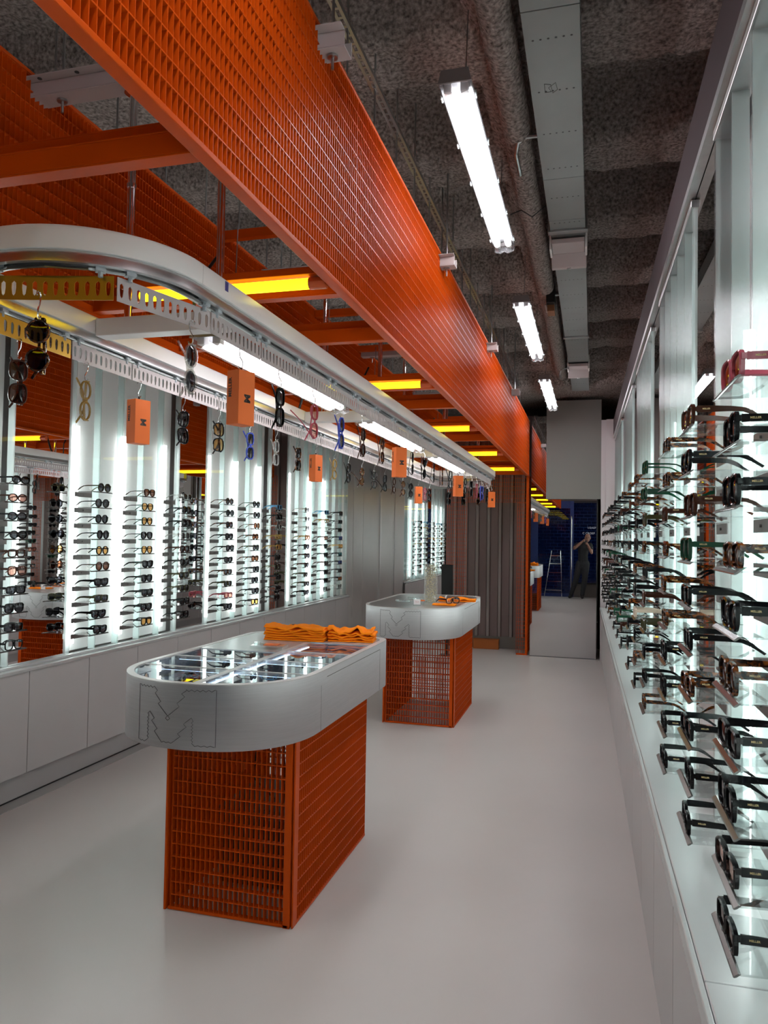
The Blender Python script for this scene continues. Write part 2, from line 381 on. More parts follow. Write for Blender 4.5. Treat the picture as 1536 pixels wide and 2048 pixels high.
def rim_mesh(key):
    pts, rw, th, _ = SHAPES[key]; mb = MB(); k = len(pts)
    for sx in (-1, 1):
        sec = []
        for i, (x, z) in enumerate(pts):
            L = math.hypot(x, z); ux, uz = x/L, z/L; cx = sx*.0345
            def P(r, y): return (cx+sx*(x+ux*r), y+.0025*((x+ux*r)/.03)**2*0, z+uz*r)
            sec.append([P(0, -.0034), P(rw*.45, -.0052), P(rw, -.0032), P(rw, .0032), P(rw*.4, .0042), P(0, .0026)])
        mb.sweep(sec, loop=True)
    zb = .004
    mb.sweep([[(x, y-.0015, z+zb) for (y, z) in ((-.002, -.0028), (-.002, .0028), (.002, .0028), (.002, -.0028))] for x in (-.0105, -.004, .004, .0105)])
    for sx in (-1, 1):   # end pieces with hinge block
        x0 = sx*(.0345+max(p[0] for p in pts)+rw*.4); x1 = sx*.0675
        a, b = min(x0, x1), max(x0, x1); mb.box(a, b, -.0025, .0035, .0065, .0065+min(th, .010))
        mb.box(min(sx*.0645, sx*.0680), max(sx*.0645, sx*.0680), .002, .008, .0065, .0065+min(th, .010))
    me = mb.mesh('rim_'+key, smooth=40); return me
def lens_mesh(key):
    pts = SHAPES[key][0]; mb = MB(); mb.v = [(0, -.0025, 0)]+[(x*.55, -.0018, z*.55) for x, z in pts]+[(x*1.02, 0, z*1.02) for x, z in pts]
    k = len(pts)
    for i in range(k):
        j = (i+1) % k; mb.f.append((0, 1+i, 1+j)); mb.f.append((1+i, 1+k+i, 1+k+j, 1+j))
    return mb.mesh('lens_'+key, smooth='all')
def temple_mesh(key):
    th = SHAPES[key][2]; mb = MB(); secs = []
    for (y, z, h, w) in ((0, 0, th, .0034), (.03, 0, th*.95, .0030), (.07, -.0005, th*.8, .0028), (.098, -.003, th*.7, .0026), (.112, -.009, th*.62+.001, .0026), (.126, -.018, .0065, .0028), (.143, -.0295, .0060, .0028)):
        a = 0 if y < .095 else (.5 if y < .105 else .8)
        dz, dy = math.cos(a)*h/2, math.sin(a)*h/2
        secs.append([(-w/2, y-dy, z-dz), (w/2, y-dy, z-dz), (w/2, y+dy, z+dz), (-w/2, y+dy, z+dz)])
    mb.sweep(secs); return mb.mesh('temple_'+key, smooth=30)
def fmat(n, c, r=.12, **k): return M('frame_'+n, c, r, 0, .32, **k)
FR = {'black': fmat('black', (.006, .006, .007)), 'tortoiseshell': mottle('frame_tortoise', (.022, .007, .002), (.27, .075, .010), thr=.54),
      'brown': fmat('brown', (.055, .018, .010)), 'dark green': fmat('green', (.01, .06, .03)), 'olive': fmat('olive', (.055, .05, .018)),
      'beige': fmat('beige', (.55, .46, .36)), 'pink': fmat('pink', (.48, .10, .14)), 'blue': fmat('blue', (.05, .08, .42)), 'light blue': fmat('lightblue', (.10, .32, .55)),
      'clear': clear('frame_clear', (.86, .86, .84), 1, .02, body=.18, bodycol=(.8, .8, .78)), 'gold': fmat('gold', (.35, .21, .05), .25, )}
def lmat(n, tint, gl=.8): return clear('lens_'+n, tint, gl, .01, ior=1.55)
LN = {'dark': lmat('dark', (.045, .045, .055)), 'brown': lmat('brown', (.20, .07, .035)), 'amber': lmat('amber', (.85, .45, .13)), 'clear': lmat('clear', (.92, .93, .93)),
      'rose': lmat('rose', (.70, .33, .26)), 'blue mirror': M('lens_bluemirror', (.03, .12, .75), .1, .7), 'orange mirror': M('lens_orangemirror', (.75, .22, .04), .1, .7), 'teal mirror': M('lens_tealmirror', (.05, .55, .60), .1, .7)}
PROTO = {}
TXT = text_mesh('MELLER', .0046, .00015, .00012); TXT.materials.append(GOLDPRINT)
def proto(key, open_=True):
    if key in PROTO: return PROTO[key]
    d = {'rim': rim_mesh(key), 'lens': lens_mesh(key), 'temple': temple_mesh(key)}
    for m in d.values(): m.materials.append(FR['black'])
    PROTO[key] = d; return d
COUNT = [0]
def sunglasses(key, frame, lens, loc, rot, label, cat='sunglasses', group=None, fold=(0, 0), logo=False):
    d = proto(key); COUNT[0] += 1
    r = link('sunglasses', d['rim']); r.location = loc; r.rotation_euler = rot; setmat(r, FR[frame]); tag(r, label, cat, group)
    for sx in (-1, 1):
        l = link('lens', d['lens'], r, (sx*.0345, 0, 0)); setmat(l, LN[lens])
        if sx < 0: l.scale.x = -1
        tpl = link('temple', d['temple'], r, (sx*.0665, .006, .0065+min(SHAPES[key][2], .010)/2)); setmat(tpl, FR[frame])
        f = fold[0] if sx < 0 else fold[1]
        tpl.rotation_euler.z = sx*f if f else -sx*.03
        if f > 1.2: tpl.location.y += .004 if sx < 0 else .008
        if logo:
            g = link('lettering', TXT, tpl, (sx*.0017, .020, 0)); g.rotation_euler = (PI/2, 0, sx*PI/2)
    return r
def base_height(key):
    pts, rw = SHAPES[key][0], SHAPES[key][1]; return max(-p[1] for p in pts)+rw
ROWZ = [.900+.1012*k for k in range(10)]
ROWN = ['lowest', 'second lowest', 'third lowest', 'fourth lowest', 'fifth lowest', 'fifth from top', 'fourth from top', 'third from top', 'second from top', 'topmost']
# one clear shelf: plate, dark front lip, grey back bracket with bolt.  local: wall at x=0, room at +x
def shelf_proto():
    p = MB(); p.prism([(-.002, -.085, -.003), (.142, -.10, -.003), (.142, .10, -.003), (-.002, .085, -.003)], (0, 0, .003)); pm = p.mesh('shelf_plate'); pm.materials.append(ACRYL)
    l = MB(); l.sweep([[(.1405, y, -.0005), (.144, y, .0003), (.1495, y, -.0042), (.1505, y, -.006), (.149, y, -.0068), (.146, y, -.0055)] for y in (-.10, .10)]); lm = l.mesh('shelf_lip'); lm.materials.append(ACRYL_EDGE)
    b = MB(); b.prism([(.001, -.085, -.034), (.001, .085, -.034), (.001, .085, -.0035), (.001, -.085, -.0035)], (.0025, 0, 0)); b.path([(.003, 0, -.019), (.008, 0, -.019)], .004, 8); bm_ = b.mesh('shelf_bracket'); bm_.materials.append(BRACKET)
    return pm, lm, bm_
SP = shelf_proto()
def shelf(loc, rz, label, group):
    r = link('display_shelf', SP[0]); r.location = loc; r.rotation_euler.z = rz; tag(r, label, 'shelf', group)
    link('lip', SP[1], r); link('bracket', SP[2], r); return r

def K(s):
    """code string -> (shape, frame, lens)"""
    sh = {'R': 'round', 'T': 'rectangular', 'S': 'square', 'O': 'oval', 'A': 'aviator', 'N': 'angular'}[s[0]]
    fr = {'k': 'black', 't': 'tortoiseshell', 'b': 'brown', 'g': 'dark green', 'o': 'olive', 'e': 'beige', 'p': 'pink', 'u': 'blue', 'l': 'light blue', 'c': 'clear', 'y': 'gold'}[s[1]]
    le = {'d': 'dark', 'b': 'brown', 'a': 'amber', 'c': 'clear', 'r': 'rose', 'U': 'blue mirror', 'O': 'orange mirror', 'T': 'teal mirror'}[s[2]]
    return sh, fr, le
# left wall, column by column, lowest shelf first (read off the photograph)
LEFT = {3.46: 'Skc Tkd Skd Tkd Sbr Tbc Okd Okd Obr Okd', 4.20: 'Nkd Nkd Tod Nkd Rbb Rka Rkd Rkd Rkd Rod', 4.715: 'Ska Nkd Nkd Skd Nkd Aka Akd Aka Aka Abb',
        5.235: 'Skd Skd Sod Nod Nkd Sbd Scd Skd Skd Ncd', 5.97: 'Nkd Tpr Tod Ttd Nkd Skd Skd Std Rkd Rtd', 6.50: 'Ska Skd Skd Skd Stb Sod Stb Rtb Rkd Rkd',
        7.03: 'Nkd Okd Nkd Sok Skd Syr Syc Scd Skd Tld'.replace('Sok', 'Sod'), 7.81: 'Nkd Tod Tod Nbd Sbd Skd Syr Scd Scd Scd', 8.44: 'Scd Nkd Nkd Nbd Nkd Nkd Tbr Scc Tyc Tld',
        8.96: 'Ncd TkO Tkd TkU TkT Tya TkU Tkd Tkd Skd'}
for ci, (y, codes) in enumerate(LEFT.items()):
    for ri, code in enumerate(codes.split()):
        z = ROWZ[ri]; sh, fr, le = K(code)
        shelf((-3.198, y, z), 0, f'clear shelf, {ROWN[ri]} of the {ORD[ci]} column on the wall behind the tables', 'clear shelves behind the tables')
        jy = random.uniform(-.012, .018)
        sunglasses(sh, fr, le, (-3.198+.147+random.uniform(-.002, .003), y+jy+.005, z+base_height(sh)), (0, 0, PI/2+random.uniform(-.06, .06)),
                   f'{fr} {sh} {"glasses" if le=="clear" else "sunglasses"}, {le} lenses, {ROWN[ri]} shelf, {ORD[ci]} column behind tables', group='sunglasses on the wall behind the tables')
# right wall
RY = [1.26+1.78*k+.51*j for k in range(5) for j in range(3)]
RC = {0: 'Tkb Tkr Skd Tkd Std Nkd Ttb Skd Skd Spb', 1: 'Tkd Tkd Tkd Ttb Tkr Tkd Sgd Sbd Nkd Nbc', 2: 'Tkd Tkb Skd Skd Ttb Tta Otb Obd Ttd Ttd', 3: 'Ttd Tkd Tkd Tod Nbd Tkd Otb Nod Ngd Rgd', 4: 'Tkd Ttb Skd Ted Skd Ttd Skd Tkd Ttd Ttd'}
for ci, y in enumerate(RY):
    codes = RC[ci].split() if ci in RC else [random.choice(['Tkd', 'Tkd', 'Skd', 'Ttd', 'Nkd', 'Rkd', 'Skd', 'Ttb', 'Tbb', 'Tkd', 'Skc', 'Sbr', 'Ngd', 'Okd', 'Nkd', 'Tkd']) for _ in range(10)]
    for ri, code in enumerate(codes):
        z = ROWZ[ri]; sh, fr, le = K(code); yc = y+.10
        shelf(RWP(.3970, yc, z), PI+TH, f'clear shelf, {ROWN[ri]} of the {ORD[ci]} column on the wall beside the aisle', 'clear shelves beside the aisle').scale.x = 1.14
        p = RWP(.3785-.141+random.uniform(-.003, .006), yc+random.uniform(-.012, .012), z+base_height(sh))
        sunglasses(sh, fr, le, p, (0, 0, -PI/2+TH+random.uniform(-.05, .05)),
                   f'{fr} {sh} {"glasses" if le=="clear" else "sunglasses"}, {le} lenses, {ROWN[ri]} shelf, {ORD[ci]} column beside aisle', group='sunglasses on the wall beside the aisle', logo=ci < 3)

# ================================================================== GRATING
def grating(mb, o, u, v, w, pu=.0217, pv=.0531, du=.0022, dv=.0035, depth=.028):
    """o corner, u and v edge vectors, w unit normal (bars go back along w)"""
    o, u, v, w = map(Vector, (o, u, v, w)); U, V = u.normalized(), v.normalized()
    nu, nv = int(round(u.length/pu)), int(round(v.length/pv))
    for i in range(nu+1):
        c = o+u*(i/nu)+v*.5+w*depth/2; mb.obox(c, U*du, v, w*depth)
    for j in range(nv+1):
        c = o+v*(j/nv)+u*.5+w*depth*.455; mb.obox(c, u, V*dv, w*depth*.9)
    return mb
# ---- canopy of orange mesh over the rail
t = thing('mesh_canopy', 'long orange steel mesh canopy hung over the conveyor rail', 'canopy', (0, 0, 0))
CYa, CYb = -.35, 10.26
g = MB(); cuts = [CYa, 2.55, 5.3, 8.0, CYb]
for a, b in zip(cuts, cuts[1:]):
    p = grating(MB(), (-.830, a+.002, 2.405), (0, b-a-.004, 0), (0, 0, .725), (-1, 0, 0)); p.build('side_panel', ORANGE, t)
    p = grating(MB(), (-1.915, a+.002, 2.405), (0, b-a-.004, 0), (0, 0, .725), (1, 0, 0)); p.build('side_panel', ORANGE, t)
for x0, x1 in ((-.862, -.827), (-1.918, -1.883)):
    MB().box(x0, x1, CYa, CYb, 2.390, 2.405).build('bottom_angle', ORANGE, t, bevel=.002)
    MB().box(x0, x1, CYa, CYb, 3.130, 3.142).build('top_angle', ORANGE, t, bevel=.002)
for x0, x1 in ((-.862, -.857), (-1.888, -1.883)):
    MB().box(x0, x1, CYa, CYb, 2.405, 2.43).build('bottom_lip', ORANGE, t)
def cbeam(y, z, t):
    mb = MB(); x0, x1 = -1.883, -.862
    mb.box(x0, x1, y, y+.045, z, z+.005).box(x0, x1, y, y+.005, z+.005, z+.055).box(x0, x1, y, y+.03, z+.055, z+.060).box(x0, x1, y+.03, y+.035, z+.055, z+.095).box(x0, x1, y+.03, y+.06, z+.095, z+.1)
    mb.build('cross_beam', ORANGE, t, bevel=.0015)
for y in (.6, 1.49, 2.50, 3.13, 4.22, 4.87, 5.92, 6.56, 7.68, 8.3, 9.3, 10.1): cbeam(y, 2.408, t)
for y in (.8, 2.6, 3.5, 4.9, 5.9, 7.2, 8.4, 9.6): MB().box(-1.883, -.862, y, y+.04, 3.08, 3.128).build('top_beam', ORANGE, t, bevel=.002)
grating(MB(), (-1.883, 10.20, 2.43), (1.02, 0, 0), (0, 0, .69), (0, 1, 0)).build('end_panel', ORANGE, t)
# ---- portal of mesh at the end
t = thing('mesh_portal', 'orange steel mesh portal with two posts in front of the corrugated screen', 'portal', (0, 0, 0))
grating(MB(), (-1.945, 10.30, 2.05), (1.11, 0, 0), (0, 0, .38), (0, 1, 0), pu=.03, du=.0035, depth=.012).build('lintel', ORANGE, t)
for x0, w_ in ((-1.945, .27), (-.985, .15)):
    grating(MB(), (x0, 10.30, .02), (w_, 0, 0), (0, 0, 2.02), (0, 1, 0), pu=.03, du=.0035, depth=.012).build('post_face', ORANGE, t)
    MB().box(x0, x0+w_, 10.30, 10.325, 0, .015).build('foot', ORANGE, t)
for x0 in (-.838,):
    grating(MB(), (x0, 10.30, .02), (0, .38, 0), (0, 0, 2.40), (-1, 0, 0)).build('post_side', ORANGE, t)
# ---- corrugated screen behind
t = thing('corrugated_screen', 'corrugated grey and mauve metal screen behind the orange mesh portal', 'screen', (0, 0, 0))
mb = MB(); x = -2.05; prof = []
while x < -.80:
    prof += [(x, 10.80), (x+.10, 10.80), (x+.112, 10.77), (x+.150, 10.77), (x+.162, 10.80)]; x += .162
mb.v = [(a, b, z) for z in (.17, 3.3) for a, b in prof]; n = len(prof); mb.f = [(i, i+1, n+i+1, n+i) for i in range(n-1)]
o = mb.build('sheet', CORR, t)
mb = MB()
for i in range(0, n, 5): mb.box(prof[i][0]+.113, prof[i][0]+.149, 10.765, 10.769, .17, 3.3)
mb.build('pale_rib', CORR2, t)
MB().box(-2.05, -.82, 10.79, 10.85, .0, .17).build('base', M('dark_plinth', (.16, .14, .12), .6), t)
t = thing('floor_box', 'low orange box on the floor at the foot of the corrugated screen', 'box', (-1.36, 10.72, 0))
_br = M('shaded_orange_paint', (.36, .09, .008), .5); MB().box(-.26, .10, -.06, .03, 0, .13).build('body', _br, t, bevel=.004); MB().box(-.265, .105, -.065, .035, .13, .14).build('lid', _br, t, bevel=.002)  # orange box darkened to brown, its shade put into the paint colour

# ================================================================== CONVEYOR RAIL
RX, RAD, YA, YB = -1.35, .305, 1.80, 8.10
def rail_pt(s, off=0.0):
    """arc length s from the near bend's start on the aisle side, going away"""
    L = YB-YA; r = RAD; A = PI*r; tot = 2*L+2*A; s = s % tot
    if s < L: return Vector((RX+r+off, YA+s, 0)), Vector((0, 1, 0))
    s -= L
    if s < A:
        a = s/r; return Vector((RX+(r+off)*math.cos(a), YB+(r+off)*math.sin(a), 0)), Vector((-math.sin(a), math.cos(a), 0))
    s -= A
    if s < L: return Vector((RX-r-off, YB-s, 0)), Vector((0, -1, 0))
    s -= L; a = PI+s/r
    return Vector((RX+(r+off)*math.cos(a), YA+(r+off)*math.sin(a), 0)), Vector((-math.sin(a), math.cos(a), 0))
TOT = 2*(YB-YA)+2*PI*RAD
conv = thing('conveyor_rail', 'white oval conveyor rail hung over the tables', 'conveyor', (0, 0, 0))
def ring(prof, s0, s1, step=.06):
    n = max(2, int((s1-s0)/step)); return [[(lambda q: (q[0].x, q[0].y, z))(rail_pt(s0+(s1-s0)*i/n, o)) for o, z in prof] for i in range(n+1)]
segs = [(0, 2.1), (2.1, 4.2), (4.2, 6.3), (6.3, 6.3+PI*RAD), (6.3+PI*RAD, 8.4+PI*RAD), (8.4+PI*RAD, 10.5+PI*RAD), (10.5+PI*RAD, 12.6+PI*RAD), (12.6+PI*RAD, TOT)]
for a, b in segs:
    st = .03 if b-a < 1.2 else 3
    MB().sweep(ring([(-.030, 2.222), (-.030, 2.272), (-.024, 2.280), (.024, 2.280), (.030, 2.272), (.030, 2.222)], a+.001, b-.001, st)).build('track', WHITE, conv, smooth=40)
    MB().sweep(ring([(-.022, 2.221), (-.026, 2.200), (-.026, 2.192), (-.010, 2.192), (-.010, 2.196), (-.020, 2.196), (-.018, 2.218), (.018, 2.218), (.020, 2.196), (.010, 2.196), (.010, 2.192), (.026, 2.192), (.026, 2.200), (.022, 2.221)], a, b, st)).build('channel', ALU, conv, smooth=40)
for yc in (2.20, 4.12, 6.05, 7.95):
    MB().box(RX-RAD+.031, RX+RAD-.031, yc-.03, yc+.03, 2.212, 2.272).build('crosspiece', WHITE, conv, bevel=.003)
    for dx in (-.17, .17):
        MB().path([(RX+dx, yc, 2.27), (RX+dx, yc, 3.06)], .0125, 12).build('support_rod', CHROME, conv, smooth=True)
        MB().path([(RX+dx, yc, 3.048), (RX+dx, yc, 3.060)], .032, 16).path([(RX+dx, yc, 2.72), (RX+dx, yc, 2.735)], .0155, 12).build('rod_flange', CHROME, conv, smooth=30)
mb = MB()
for k in range(26):
    s = .45+.24*k; p, d = rail_pt(s); mb.path([(p.x+.0, p.y, 2.28), (p.x, p.y, 2.296)], .0035, 6)
mb.build('track_bolt', CHROME, conv)
# hazard tape round the far bend
mb1, mb2 = MB(), MB()
for k in range(10):
    s0 = 6.3+PI*RAD*(k+.1)/10; s1 = s0+PI*RAD*.075
    (mb1 if k % 2 else mb2).sweep(ring([(.0305, 2.218), (.0305, 2.276), (.0315, 2.276), (.0315, 2.218)], s0, s1, .02))
mb1.build('tape_yellow', M('yellow_tape', (.8, .6, .02), .5), conv); mb2.build('tape_black', BLACK, conv)
# EU flag sticker on the rail
mb = MB(); mb.box(RX+RAD+.0302, RX+RAD+.0306, 1.925, 1.945, 2.245, 2.272); mb.build('sticker', M('sticker_blue', (.01, .02, .2), .4), conv)
# perforated strips
def strip_mesh(n=12, L=.325):
    mb = MB(); c = L/n; z0, z1 = 2.118, 2.178; zc = (z0+z1)/2; T = .0022
    def pt(x, y, z): return (x, y, z)
    for i in range(n):
        x0 = -L/2+i*c; xc = x0+c/2
        outer = [(x0, z0), (x0+c, z0), (x0+c, zc), (x0+c, z1), (x0, z1), (x0, zc)]
        sq = [(x0, z0), (xc, z0), (x0+c, z0), (x0+c, zc), (x0+c, z1), (xc, z1), (x0, z1), (x0, zc)]
        hl = [(xc-.0042, zc-.015), (xc, zc-.020), (xc+.0042, zc-.015), (xc+.0062, zc), (xc+.0058, zc+.012), (xc, zc+.0175), (xc-.0058, zc+.012), (xc-.0062, zc)]
        b = len(mb.v)
        for y in (-T/2, T/2):
            mb.v += [(x, y, z) for x, z in sq]+[(x, y, z) for x, z in hl]
        for k in range(8):
            j = (k+1) % 8
            mb.f += [(b+k, b+j, b+8+j, b+8+k), (b+16+k, b+24+k, b+24+j, b+16+j), (b+8+k, b+8+j, b+24+j, b+24+k)]
        mb.f += [(b, b+16, b+17, b+1), (b+1, b+17, b+18, b+2), (b+4, b+20, b+21, b+5), (b+5, b+21, b+22, b+6)]
    mb.box(-L/2, -L/2+.001, -T/2, T/2, z0, z1).box(L/2-.001, L/2, -T/2, T/2, z0, z1)
    me = bpy.data.meshes.new('strip'); me.from_pydata(mb.v, [], mb.f); me.update(); me.materials.append(PINKWHITE); return me
STRIP = strip_mesh()
tb = MB(); tb.box(-.012, .012, -.012, .012, 2.183, 2.215); tb.path([(0, 0, 2.183), (0, 0, 2.170)], .006, 8); TROL = tb.mesh('trolley'); TROL.materials.append(GREYPLASTIC)
nseg = int(TOT/.332); stp = TOT/nseg
for k in range(nseg):
    s = .10+stp*(k+.5)
    pa, _ = rail_pt(s-stp/2+.004); pb, _ = rail_pt(s+stp/2-.004); c = (pa+pb)/2; d = pb-pa
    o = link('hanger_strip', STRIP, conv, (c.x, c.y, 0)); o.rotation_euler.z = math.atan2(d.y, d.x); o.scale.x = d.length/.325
    if k in (nseg-2, nseg-4): setmat(o, GOLD_TONE)  # two strips coloured gold, the others stay pale
    for q in (s-stp/2+.035, s+stp/2-.035):
        p, dd = rail_pt(q); o = link('trolley', TROL, conv, (p.x, p.y, 0)); o.rotation_euler.z = math.atan2(dd.y, dd.x)
# link rods between trolleys on the underside
MB().sweep(ring([(-.003, 2.184), (.003, 2.184), (.003, 2.190), (-.003, 2.190)], 0, TOT, .1)).build('drive_chain', DARKSTEEL, conv)

# ---- hooks, hanging glasses, hanging boxes
hk = MB(); pts = []
for i in range(9):
    a = PI*1.1-PI*1.15*i/8; pts.append((.006*math.cos(a), 0, .040+.006*math.sin(a)))
pts += [(.0035, .001, .026), (-.003, 0, .016)]
for i in range(8):
    a = PI*.9+PI*1.05*i/7; pts.append((.002+.005*math.cos(a), 0, .008+.006*math.sin(a)))
pts = [(x*1.35, y, z*1.45-.012) for x, y, z in pts]; hk.path(pts, .0019, 6); HOOK = hk.mesh('hook', smooth=True); HOOK.materials.append(CHROME)
def s_of(px_y, side):
    return (px_y-YA) if side == 'R' else (YB-px_y)+(YB-YA)+PI*RAD
BOXTXT = text_mesh('MELLER', .017, .0002, .0005); BOXTXT.materials.append(BLACKPRINT)
BIGM = text_mesh('M', .034, .0002, .0016); BIGM.materials.append(BLACKPRINT)
boxmb = MB(); boxmb.box(-.034, .034, -.025, .025, -.165, 0); BOXM = boxmb.mesh('case'); BOXM.materials.append(ORANGE_CARD)
lp = MB(); lp.box(-.003, .003, -.001, .001, 0, .014); LOOP = lp.mesh('loop'); LOOP.materials.append(BLACKCLOTH)
def hang(kind, s, code, side, idx, rz=None, tone=''):
    p, d = rail_pt(s); z = 2.094
    pl = 'near bend' if side == 'N' else ('aisle-side rail' if side == 'R' else ('wall-side rail' if side == 'L' else 'far bend'))
    h = link('hook', HOOK); h.location = (p.x, p.y, z-.024); h.rotation_euler.z = math.atan2(d.y, d.x)+PI/2
    tag(h, f'small chrome hook on the {pl}, {ORD[idx]} hanging place from the shop front', 'hook', 'hooks on the conveyor rail')
    zt = z-.034
    if kind == 'box':
        b = link('glasses_box', BOXM); b.location = (p.x, p.y, zt-.010); b.rotation_euler.z = rz if rz is not None else random.uniform(0, .4)
        tag(b, f'orange hanging glasses box with black lettering, {pl}, {ORD[idx]} hanging place from the shop front', 'box', 'orange boxes on the conveyor rail')
        link('loop', LOOP, b)
        m = link('letter', BIGM, b, (.004, -.0252, -.088)); m.rotation_euler = (PI/2, 0, 0); m.rotation_euler = Matrix.Rotation(PI/2, 3, 'Y').to_euler(); 
        m.matrix_local = Matrix.Translation((.004, -.0252, -.085)) @ Matrix.Rotation(-PI/2, 4, 'Y') @ Matrix.Rotation(PI/2, 4, 'X')
        m = link('lettering', BOXTXT, b); m.matrix_local = Matrix.Translation((-.0342, .011, -.052)) @ Matrix.Rotation(PI/2, 4, 'X') @ Matrix.Rotation(-PI/2, 4, 'Y') @ Matrix.Rotation(PI/2, 4, 'Z')
        return b
    sh, fr, le = K(code); fo = random.choice([(1.5, 1.5), (1.5, 1.45), (1.45, .9)])
    rz = rz if rz is not None else math.atan2(d.y, d.x)+random.uniform(-.5, .5)
    rot = (Matrix.Rotation(rz, 3, 'Z') @ Matrix.Rotation(PI/2, 3, 'Y')).to_euler()
    return sunglasses(sh, fr, le, (p.x, p.y, zt-.066), rot, f'{fr} {sh} {"glasses" if le=="clear" else "sunglasses"} hanging from the {pl}, {ORD[idx]} place from the shop front', group='glasses hanging on the conveyor rail', fold=fo)
AN = TOT-PI*RAD
hang('g', AN+PI*RAD*.57, 'Rtd', 'N', 0, rz=.35)
RIGHT = [(1.80, 'Oca'), (2.10, 'BOX'), (2.40, 'Skd'), (2.73, 'Apr'), (3.06, 'Oud'), (3.38, 'Rbd'), (3.72, 'Rtr'), (4.07, 'BOX'), (4.39, 'Rkd'), (4.72, 'Rkd'), (5.02, 'Rkc'), (5.32, 'Otr'), (5.64, 'Skc'), (5.98, 'BOX'), (6.34, 'Rkc'), (6.68, 'Tkd'), (7.0, 'Tpr'), (7.35, 'Sud'), (7.7, 'Nkd'), (8.05, 'BOX')]
for i, (y, c) in enumerate(RIGHT):
    if c == 'BOX': hang('box', s_of(y, 'R'), None, 'R', i, rz=[1.25, .75, .6, .35][[2.10, 4.07, 5.98, 8.05].index(y)]+.0)
    else:
        c = c.replace('Oca', 'Ocd'); hang('g', s_of(y, 'R'), c, 'R', i, rz=PI*.5+.25+random.uniform(-.55, .25))
LEFTH = [(1.86, 'Sbb'), (2.17, 'Oyc'), (2.48, 'BOX'), (2.80, 'Nkd'), (3.11, 'Ska'), (3.44, 'Sud'), (3.76, 'Scc'), (4.08, 'Ttd'), (4.37, 'BOX'), (4.72, 'Ryc'), (5.02, 'Skd'), (5.34, 'Rta'), (5.66, 'Rkc'), (5.98, 'Nkd'), (6.28, 'Rbc'), (6.60, 'Rta'), (6.90, 'Rkd'), (7.22, 'BOX'), (7.52, 'Rpc'), (7.74, 'Rkd')]
for i, (y, c) in enumerate(LEFTH):
    if c == 'BOX': hang('box', s_of(y, 'L'), None, 'L', i, rz=1.25 if y < 5 else .5)
    else: hang('g', s_of(y, 'L'), c, 'L', i, rz=[.9, 1.35, 1.3, 1.1][i % 4]+random.uniform(-.2, .2))
for i in range(4):
    hang('g', 6.3+PI*RAD*(.2+.18*i), ['Nkd', 'Rtd', 'Tkd', 'Skd'][i], 'F', i)

# ================================================================== HANGING LIGHTS
def batten(loc, L, label, rods=None, cable=False, grp='ceiling lights', tm=None):
    t = thing('tube_light', label, 'light', loc, 0, grp)
    mb = MB(); w = .062
    prof = [(-w, 0), (-w*.82, .045), (w*.82, .045), (w, 0), (w*.93, -.002), (w*.70, .012), (0, .020), (-w*.70, .012), (-w*.93, -.002)]
    mb.sweep([[(x, y, z) for x, z in prof] for y in (0, L)]); mb.build('housing', M('lamp_housing', (.14, .14, .145), .5), t, smooth=20)
    cv = [(-w*.95, -.001), (-w*.85, -.030), (-w*.35, -.040), (0, -.030), (w*.35, -.040), (w*.85, -.030), (w*.95, -.001)]
    mb = MB(); mb.sweep([[(x, y, z) for x, z in cv] for y in (.012, L-.012)], closed_prof=False); mb.build('cover', COVER, t, smooth='all')
    for y in (-.002, L-.006):
        MB().prism([(x, y, z) for x, z in [(-w, -.002), (w, -.002), (w*.82, .047), (-w*.82, .047)]], (0, .008, 0)).build('end_cap', M('lamp_end_cap', (.20, .18, .18), .4), t)
        MB().prism([(x, y+.012, z) for x, z in cv], (0, .003, 0)).build('cover_end', clear('lamp_end_clear', (.85, .85, .86), body=.25, bodycol=(.6, .6, .62)), t)
    for sx in (-.031, .031):
        MB().path([(sx, .07, -.014), (sx, L-.07, -.014)], .0165, 10).build('tube', tm or TUBE, t, smooth=True)
        for y in (.045, L-.045): MB().box(sx-.014, sx+.014, y-.018, y+.018, -.02, .014).build('lamp_holder', WHITE, t)
    mb = MB()
    for i in range(5):
        y = .1+(L-.2)*i/4
        for sx in (-1, 1): mb.box(min(sx*w, sx*(w+.005)), max(sx*w, sx*(w+.005)), y-.012, y+.012, -.008, .012)
    mb.build('clip', clear('clip_plastic', (.8, .8, .8), body=.4), t)
    if rods:
        for y in (.22, L-.22): MB().path([(0, y, .045), (.01, y, rods)], .0022, 6).build('suspension_wire', DARKSTEEL, t)
    if cable: MB().path([(0, .02, .03), (-.02, -.03, .05), (-.03, -.04, .16), (0, .1, cable)], .006, 8).build('cable', BLACK, t)
    return t
for i, (y, L) in enumerate(((2.66, 1.60), (5.30, 1.66), (7.93, 1.75))):
    batten((-.498, y, 3.215), L, f'bright twin-tube ceiling light over the aisle, {ORD[i]} from the shop front', rods=.42, grp='ceiling lights over the aisle')
batten((-.498, .02, 3.215), 1.6, 'bright twin-tube ceiling light above the shop entrance', rods=.42, grp='ceiling lights over the aisle')
for i, (y, L) in enumerate(((2.42, 1.50), (4.36, 1.50), (6.38, 1.50))):
    batten((-1.352, y, 2.262), L, f'bright twin-tube light inside the oval rail, {ORD[i]} from the shop front', rods=.50, cable=.34, grp='lights inside the conveyor oval', tm=TUBE2)
